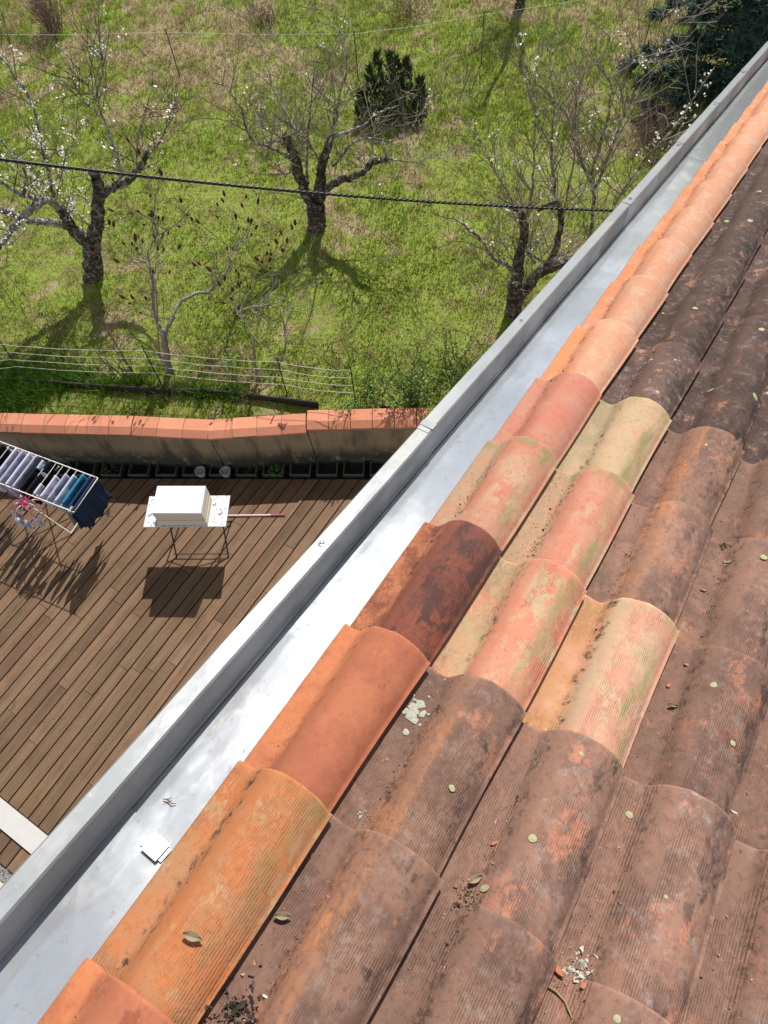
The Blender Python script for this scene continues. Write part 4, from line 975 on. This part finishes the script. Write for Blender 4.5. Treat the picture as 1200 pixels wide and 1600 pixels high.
# large blue-green conifer
M_con = MT('blue_conifer_needles', .7, 0, .2); M_con.color(M_con.mix((.018, .045, .038), (.055, .105, .085), M_con.noise(5, 4, rand=False, lo=.35, hi=.7))); M_con = M_con.m
def conifer(px, py, h, rmax, n_b, seed, label, off=(0, 0)):
    rg = random.Random(seed); b_ = gat(px, py) + Vector((off[0], off[1], 0)); b_.z = ground_z(b_.x, b_.y); e = tag(empty('conifer', b_), label, 'tree'); tr = MB(); br = MB(); nd = []
    tr.tube([(0, 0, -.1), (.03, 0, h * .5), (0, 0, h)], [.22, .13, .015], 9); tr.obj('trunk', M_trunk, e, smooth=True)
    for i in range(n_b):
        t = (i + rg.random()) / n_b; z = .15 + t * (h - .3); L_ = rmax * (1 - t) ** .75 * rg.uniform(.75, 1.1) + .1; a = i * 2.4 + rg.uniform(-.4, .4); d = Vector((math.cos(a), math.sin(a), 0)); P = []
        for k in range(9):
            s_ = k / 8; P.append(Vector((0, 0, z)) + d * L_ * s_ + Vector((0, 0, .10 * math.sin(s_ * 2.4) * L_ - .30 * L_ * s_ * s_)))
        br.tube(P, [.02 * (1 - .85 * k / 8) for k in range(9)], 4, False)
        sd = Vector((-d.y, d.x, 0))
        for k in range(1, 9):
            for _ in range(int(5 + 9 * L_)):
                s_ = (k + rg.random() - .5) / 8; c0 = P[k] + d * rg.uniform(-.06, .06) * L_; sg = rg.choice((-1, 1)); ll = rg.uniform(.12, .42) * (1.15 - s_) * min(1.2, L_)
                end = c0 + sd * sg * ll + d * ll * .7 + Vector((0, 0, -ll * .35 + rg.gauss(0, .02)))
                for f_ in (.25, .5, .75, 1.0):
                    q_ = c0 + (end - c0) * f_
                    for _ in range(3): nd.append((q_, (end - c0).normalized()))
    br.obj('branches', M_twigd, e)
    n = len(nd); r = np.random.default_rng(seed); P = np.array([p for p, _ in nd]); D = np.array([d for _, d in nd]); P = P + r.normal(0, .02, (n, 3)); D = D + r.normal(0, .45, (n, 3)); D /= np.linalg.norm(D, axis=1)[:, None]
    Cx = np.cross(D, r.normal(0, 1, (n, 3))); Cx /= np.linalg.norm(Cx, axis=1)[:, None]; s_ = r.uniform(.05, .11, n)[:, None]
    V = np.stack([P - Cx * s_ * .16, P + Cx * s_ * .16, P + D * s_], 1).reshape(-1, 3)
    m = bpy.data.meshes.new('foliage'); m.vertices.add(n * 3); m.vertices.foreach_set('co', V.reshape(-1)); m.loops.add(n * 3); m.loops.foreach_set('vertex_index', np.arange(n * 3)); m.polygons.add(n); m.polygons.foreach_set('loop_start', np.arange(n) * 3); m.update(); m.validate()
    link('foliage', m, M_con, e)['kind'] = 'stuff'
    return e
conifer(1205, 160, 5.4, 2.0, 105, 3, 'large dark blue-green conifer behind the flashing at the top right')
# far tree trunk at the top
leaf = orchard_tree('orchard_tree', 'slim dark tree trunk at the very top edge of the meadow', (812, 12), [
    ([(812, 13), (813, 2), (815, -10), (818, -40)], .09, .07, 0, 0, 2), ([(818, -40), (800, -120), (780, -200)], .05, .02, 0, .3, 0), ([(818, -40), (850, -110), (870, -190)], .05, .02, 0, -.2, 0), ([(818, -40), (830, -130), (825, -240)], .05, .02, 0, -.4, 0)], 51, 60, 0, shoots=(.3, .8))

# ================================================================== FENCES
M_post = simple('dark_post', (.03, .027, .025), .7); M_cord = simple('white_cord', (.52, .51, .46), .6)
fen = empty('rope_fence', gat(252, 602)); tag(fen, 'low fence of four white cords on thin dark posts behind the garden wall', 'fence'); FB = fen.location.copy()
posts = []
for (px, py, pt) in ((-60, 592, 520), (42, 590, 518), (252, 600, 548), (449, 618, 560), (556, 631, 580)):
    b_ = gat(px, py); hgt = .64; posts.append((b_, hgt)); mb = MB(); mb.tube([b_ - Vector((0, 0, .05)), b_ + Vector((.0, 0, hgt + .04))], .008, 6); mb.obj('post', M_post, fen, origin=None); C.objects[-1].location = -FB
for lv_ in (.22, .35, .48, .61):
    for k in range(len(posts) - 1):
        a, b = posts[k][0] + Vector((0, -.01, lv_)), posts[k + 1][0] + Vector((0, -.01, lv_)); mb = MB()
        mb.tube([a + (b - a) * (i / 10) + Vector((0, rnd.gauss(0, .002), -.035 * 4 * (i / 10) * (1 - i / 10) + rnd.gauss(0, .003))) for i in range(11)], .0030, 5); o = mb.obj('cord', M_cord, fen); o.location = -FB
# dark edging boards between the grass strip and the fence
M_edge = simple('tarred_board', (.028, .024, .02), .8, var=.4, sc=10)
eb = [gat(-60, 592), gat(0, 597), gat(100, 604), gat(250, 616), gat(330, 616), gat(497, 637)]
for k in range(len(eb) - 1):
    a, b = eb[k], eb[k + 1]; t = b - a; mb = MB(); u_ = Vector((t.x, t.y, 0)).normalized(); n_ = Vector((-u_.y, u_.x, 0))
    c_ = (a + b) / 2; L_ = Vector((t.x, t.y, 0)).length; mb.box((0, 0, .02), L_ + .02, .022, .16, u_, n_, Vector((0, 0, 1))); o = mb.obj('edging_board', M_edge, bevel=.002); o.location = c_
    tag(o, ['dark edging board at the far left behind the lush grass', 'dark edging board behind the tall lush grass clump', 'dark edging board below the first fence post', 'dark edging board left of the pale sumac', 'dark edging board at the right end of the row, nearest the coping'][k], 'edging board', 'dark edging boards along the grass strip')
p = gat(603, 640); mb = MB(); mb.box((0, 0, .03), .13, .02, .06, Vector((1, -.25, 0)).normalized(), Vector((.25, 1, 0)).normalized()); o = tag(mb.obj('edging_stub', M_edge, bevel=.002), 'short dark board stub poking from the grass behind the coping', 'board'); o.location = p
# distant wire fence
df = empty('wire_fence', gat(282, 125)); tag(df, 'thin pale wire on slender posts crossing the far meadow', 'fence'); pp = []
for px, py in ((-260, 128), (0, 126), (282, 124), (560, 128), (752, 100), (1010, 56)):
    b_ = gat(px, py); pp.append(b_); mb = MB(); mb.tube([b_ - Vector((0, 0, .05)), b_ + Vector((0, 0, .75))], .009, 5); o = mb.obj('post', M_twigd, df); o.location = -df.location
for k in range(len(pp) - 1):
    a, b = pp[k] + Vector((0, 0, .70)), pp[k + 1] + Vector((0, 0, .70)); mb = MB(); mb.tube([a, (a + b) / 2 - Vector((0, 0, .02)), b], .0024, 4); o = mb.obj('wire', M_cord, df); o.location = -df.location
# dry upright weeds in the meadow
mb = MB(); rg = random.Random(9); tips = []
for _ in range(420):
    x = rg.uniform(-6, 7); v = rg.uniform(.5, 12); y = wall_y(x) + v
    if in_house(x, y): continue
    spray(mb, Vector((x, y, ground_z(x, y))), Vector((rg.gauss(0, .25), rg.gauss(0, .25), 1)).normalized(), rg.uniform(.15, .5), .003, 1 if rg.random() < .3 else 0, rg, tips, bend=.15, up=.05)
tag(mb.obj('dry_weeds', M_twig), 'thin dry weed stalks standing through the meadow', 'weeds', kind='stuff')
mb = MB(); tips = []
for px, py, n_, h in ((95, 560, 3, .8), (130, 545, 2, .9), (205, 590, 9, .7), (190, 590, 4, .9), (530, 560, 3, .4), (545, 575, 2, .5), (695, 590, 2, .7), (470, 590, 3, .5), (30, 480, 3, .7)):
    b_ = gat(px, py)
    for _ in range(n_): spray(mb, b_ + Vector((rg.gauss(0, .08), rg.gauss(0, .05), 0)), Vector((rg.gauss(-.1, .25), rg.gauss(0, .2), 1)).normalized(), h * rg.uniform(.7, 1.2), .005, 1, rg, tips, bend=.12, up=.05)
tag(mb.obj('bare_saplings', M_twigd), 'thin dark bare shoots rising behind the rope fence', 'saplings', kind='stuff')

# ================================================================== THINGS ON THE ROOF
def frag_obj(name, mat, label, cat, px, py, size, rot=0, kind='chip', lift=0):
    s, t, wv = roof_pick(px, py); mb = MB(); r = random.Random(int(px * 7 + py))
    if kind == 'chip':
        n = 6; P = [(math.cos(2 * PI * k / n) * size * r.uniform(.7, 1.1), math.sin(2 * PI * k / n) * size * .45 * r.uniform(.5, 1.1)) for k in range(n)]; mb.prism(P, 0, size * .35)
    elif kind == 'leaf':
        rows = []
        for k in range(7):
            f_ = k / 6; x = (f_ - .5) * 2 * size; w_ = size * .42 * math.sin(PI * min(1, f_ * .95 + .05)) + .0005; z = .004 + .35 * size * (f_ - .5) ** 2 * 2; rows.append([(x, -w_, z + .004), (x, 0, z), (x, w_, z + .005)])
        mb.quadgrid(rows)
    o = mb.obj(name, mat, None, smooth=False)
    if kind == 'leaf': md = o.modifiers.new('s', 'SOLIDIFY'); md.thickness = .0008
    o.matrix_world = Matrix.Translation(roof(s, t, wv + .001 + lift)) @ RF @ Matrix.Rotation(rot, 4, 'Z')
    return tag(o, label, cat)
M_chip = simple('clay_chip', (.36, .13, .07), .9, var=.2); M_deadleaf = simple('dead_leaf', (.24, .19, .12), .8, var=.3); M_peb = simple('pale_pebble', (.42, .38, .33), .9, var=.2)
frag_obj('clay_chip', M_chip, 'orange clay chip in the channel left of the round lichen spot on a brown tile', 'clay chip', 772, 1318, .010, .9)
frag_obj('clay_chip', M_chip, 'largest orange clay chip, lying in the gap at the bottom between two brown tiles', 'clay chip', 868, 1514, .016, -.4)
frag_obj('clay_chip', M_chip, 'small orange chip just below the head of the cream and pink tile', 'clay chip', 1073, 1040, .010, .2)
frag_obj('clay_chip', M_chip, 'thin upright orange chip right of the cream and pink tile', 'clay chip', 1044, 1072, .009, 1.3)
frag_obj('clay_chip', M_chip, 'orange chip near the bottom edge beside the grey grit', 'clay chip', 913, 1540, .011, .8)
frag_obj('clay_chip', M_chip, 'orange chip in the brown channel at the right of the photo', 'clay chip', 1098, 923, .008, .3)
frag_obj('dead_leaf', M_deadleaf, 'dried leaf lying in the brown channel beside the patched orange tile', 'leaf', 442, 1434, .014, .5, 'leaf')
frag_obj('dead_leaf', M_deadleaf, 'crumpled pale leaf on the patched orange tile', 'leaf', 302, 1466, .016, .3, 'leaf')
frag_obj('dead_leaf', M_deadleaf, 'narrow pale husk in the channel above the grit pile', 'leaf', 742, 1376, .014, 1.0, 'leaf')
frag_obj('dead_leaf', M_deadleaf, 'small curled leaf right of the cream and pink tile', 'leaf', 1050, 1105, .011, .4, 'leaf')
frag_obj('pebble', M_peb, 'small round pebble in the brown channel near the bottom', 'pebble', 415, 1558, .006)
frag_obj('pebble', M_peb, 'pale pebble at the right edge by the dark tile gap', 'pebble', 1146, 1270, .007)
# twig
pts = [roof_pick(*p_) for p_ in ((853, 1540), (868, 1550), (882, 1566), (893, 1592))]; mb = MB(); tw0 = roof(*pts[0])
mb.tube([roof(s, t, wv + .004) - tw0 for s, t, wv in pts], [.0016, .0016, .0013, .001], 6); tag(mb.obj('twig', simple('green_twig', (.25, .22, .09), .8), origin=None), 'thin bent twig lying across a tile gap at the bottom', 'twig').location = tw0
mb = MB(); pts = [(-.012, 0, .001), (-.004, .003, .004), (.006, .001, .003), (.013, .006, .001)]
mb.tube(pts, [.0008, .0016, .001, .0006], 5); mb.tube([(-.004, .003, .004), (.0, .010, .002)], .0008, 4); o = tag(mb.obj('twig', simple('brown_twig', (.16, .09, .06), .8)), 'tiny brown twig on the zinc sheet near the metal clip', 'twig')
o.matrix_world = Matrix.Translation(roof(.449 - .12, -.50, -.02)) @ RF
# lichen
def lichen(pxs, mat, name, label, rough_=.25, lobes=11):
    mb = MB()
    for px, py, size, cl in pxs:
        r = random.Random(int(px * 3 + py)); s0, t0, _ = roof_pick(px, py)
        for q_ in range(cl):
            s = s0 + r.gauss(0, size * 1.1) * (cl > 1); t = t0 + r.gauss(0, size * .7) * (cl > 1); R_ = .85 * size * (r.uniform(.2, .6) if cl > 1 else 1); n = lobes; b = len(mb.v)
            cz = surf(s, t)
            if abs(cz - surf(s0, t0)) > .012 or abs(surf(s, t - R_) - cz) > .012: continue
            mb.v.append(tuple(roof(s, t, cz + .0025)))
            for k in range(n):
                a = 2 * PI * k / n; rr = R_ * (1 + rough_ * r.uniform(-1, 1)); ss, tt = s + math.cos(a) * rr, t + math.sin(a) * rr; mb.v.append(tuple(roof(ss, tt, surf(ss, tt) + .0012)))
            for k in range(n): mb.f.append((b, b + 1 + k, b + 1 + (k + 1) % n))
    o = mb.obj(name, mat, house); o.location = -house.location; o['kind'] = 'stuff'; o['label'] = label
M_lg = simple('yellow_green_lichen', (.31, .31, .18), .95, var=.25, sc=200, bump=.5); M_lw = simple('grey_white_lichen', (.34, .34, .29), .95, var=.35, sc=220, bump=.6)
lichen([(832, 1310, .0085, 1), (1114, 1070, .008, 1), (1145, 1162, .0065, 1), (1072, 1249, .009, 1), (908, 1178, .006, 1), (706, 1232, .007, 1), (983, 1273, .008, 1), (1193, 871, .009, 1), (1103, 695, .006, 1), (1064, 795, .006, 1), (757, 1388, .008, 1), (1040, 1402, .004, 1), (964, 1592, .006, 1),
        (1027, 613, .008, 1), (1036, 490, .006, 1), (1086, 482, .010, 1), (1135, 346, .012, 1), (1128, 360, .008, 1), (1097, 465, .009, 1), (1110, 610, .007, 1), (1172, 345, .014, 1), (1200, 615, .01, 1), (1180, 620, .012, 1), (1056, 563, .007, 1), (1124, 487, .009, 1), (1160, 420, .01, 1), (1185, 300, .015, 1), (1190, 515, .012, 1)], M_lg, 'lichen', 'round yellow-green lichen spots', .12)
lichen([(648, 1108, .015, 34), (565, 1275, .006, 10), (1012, 565, .010, 8), (1065, 432, .010, 8), (1135, 880, .006, 6), (890, 1515, .009, 8)], M_lw, 'lichen', 'grey white crusty lichen patches', .4, 8)
# moss and grit lying in the creases and channels
def grit(name, mat, n, fn, smin, smax, label):
    mb = MB(); r = random.Random(len(label))
    for _ in range(n):
        s, t = fn(r); sz = r.uniform(smin, smax) * (1 if r.random() > .1 else 1.8); wv = surf(s, t); c_ = roof(s, t, wv + sz * .35); b = len(mb.v)
        ax_ = [Vector((r.gauss(0, 1), r.gauss(0, 1), r.gauss(0, 1))).normalized() for _ in range(4)]
        mb.v += [tuple(c_ + a * sz) for a in ax_]; mb.f += [(b, b + 1, b + 2), (b, b + 2, b + 3), (b, b + 3, b + 1), (b + 1, b + 3, b + 2)]
    o = mb.obj(name, mat); return tag(o, label, 'debris', kind='stuff')
def crease(r):
    i = r.choice((0, 0, 0, 0, 1, 1, 1, 2, 2, 3)); 
    while True:
        s = r.uniform(-.3, 4.5) if i == 0 else r.uniform(-.2, 2.3)
        if noise.noise(Vector((s * 4, i * 3, 1))) > -.05: break
    return s, T0 + i * TW + r.gauss(.064, .007)
grit('crease_grit', simple('dark_grit', (.06, .04, .03), .95, var=.5, sc=300), 1500, crease, .0012, .0028, 'dark moss and grit lying in the creases of the roof tiles')
grit('tile_grit', simple('clay_grit', (.33, .19, .13), .95, var=.6, sc=200), 2600, lambda r: (r.uniform(-.3, 2.6), T0 + r.randrange(1, 6) * TW + r.uniform(.008, .075)), .001, .0026, 'fine clay crumbs scattered in the tile channels')
grit('pale_grit', M_peb, 300, lambda r: (r.uniform(-.2, 2.2), T0 + r.randrange(1, 6) * TW + r.gauss(.055, .015)), .0012, .0030, 'pale grit pieces scattered in the tile channels')
def pan_grit(name, mat, n, smin, smax, label):
    mb = MB(); r = random.Random(77)
    for _ in range(n):
        s = r.uniform(-.3, 6); t = r.uniform(-.545, -.44) if r.random() > .35 else r.gauss(-.452, .006); sz = r.uniform(smin, smax); c_ = roof(s, t, -.0195); b = len(mb.v)
        ax_ = [Vector((r.gauss(0, 1), r.gauss(0, 1), r.gauss(0, 1))).normalized() for _ in range(4)]
        mb.v += [tuple(c_ + a * sz) for a in ax_]; mb.f += [(b, b + 1, b + 2), (b, b + 2, b + 3), (b, b + 3, b + 1), (b + 1, b + 3, b + 2)]
    tag(mb.obj(name, mat), label, 'debris', kind='stuff')
pan_grit('flashing_grit', simple('roof_dust', (.20, .12, .08), .95, var=.5, sc=200), 140, .0008, .002, 'tiny crumbs scattered on the zinc flashing')
def pile(cx, cy, sp):
    s0, t0, _ = roof_pick(cx, cy); return lambda r: (s0 + r.gauss(0, sp), t0 + r.gauss(0, sp * .7))
grit('moss_clump', simple('dry_moss', (.16, .12, .07), .95, var=.5, sc=300), 160, pile(728, 1408, .014), .002, .005, 'dry moss clump in the channel between two brown tiles')
grit('mortar_crumbs', M_peb, 130, pile(905, 1520, .016), .002, .005, 'pale mortar crumbs by the large clay chip at the bottom')
grit('soot_clump', simple('black_moss', (.035, .028, .022), .95), 160, pile(370, 1590, .02), .002, .006, 'dark moss clump in the gap at the bottom edge beside the orange tile')
grit('wet_leaf_clump', simple('olive_moss', (.12, .11, .05), .95), 60, pile(1132, 851, .010), .002, .004, 'small olive moss clump in the dark tile gap at the right')

S.render.engine = 'CYCLES'
S.cycles.max_bounces = 6
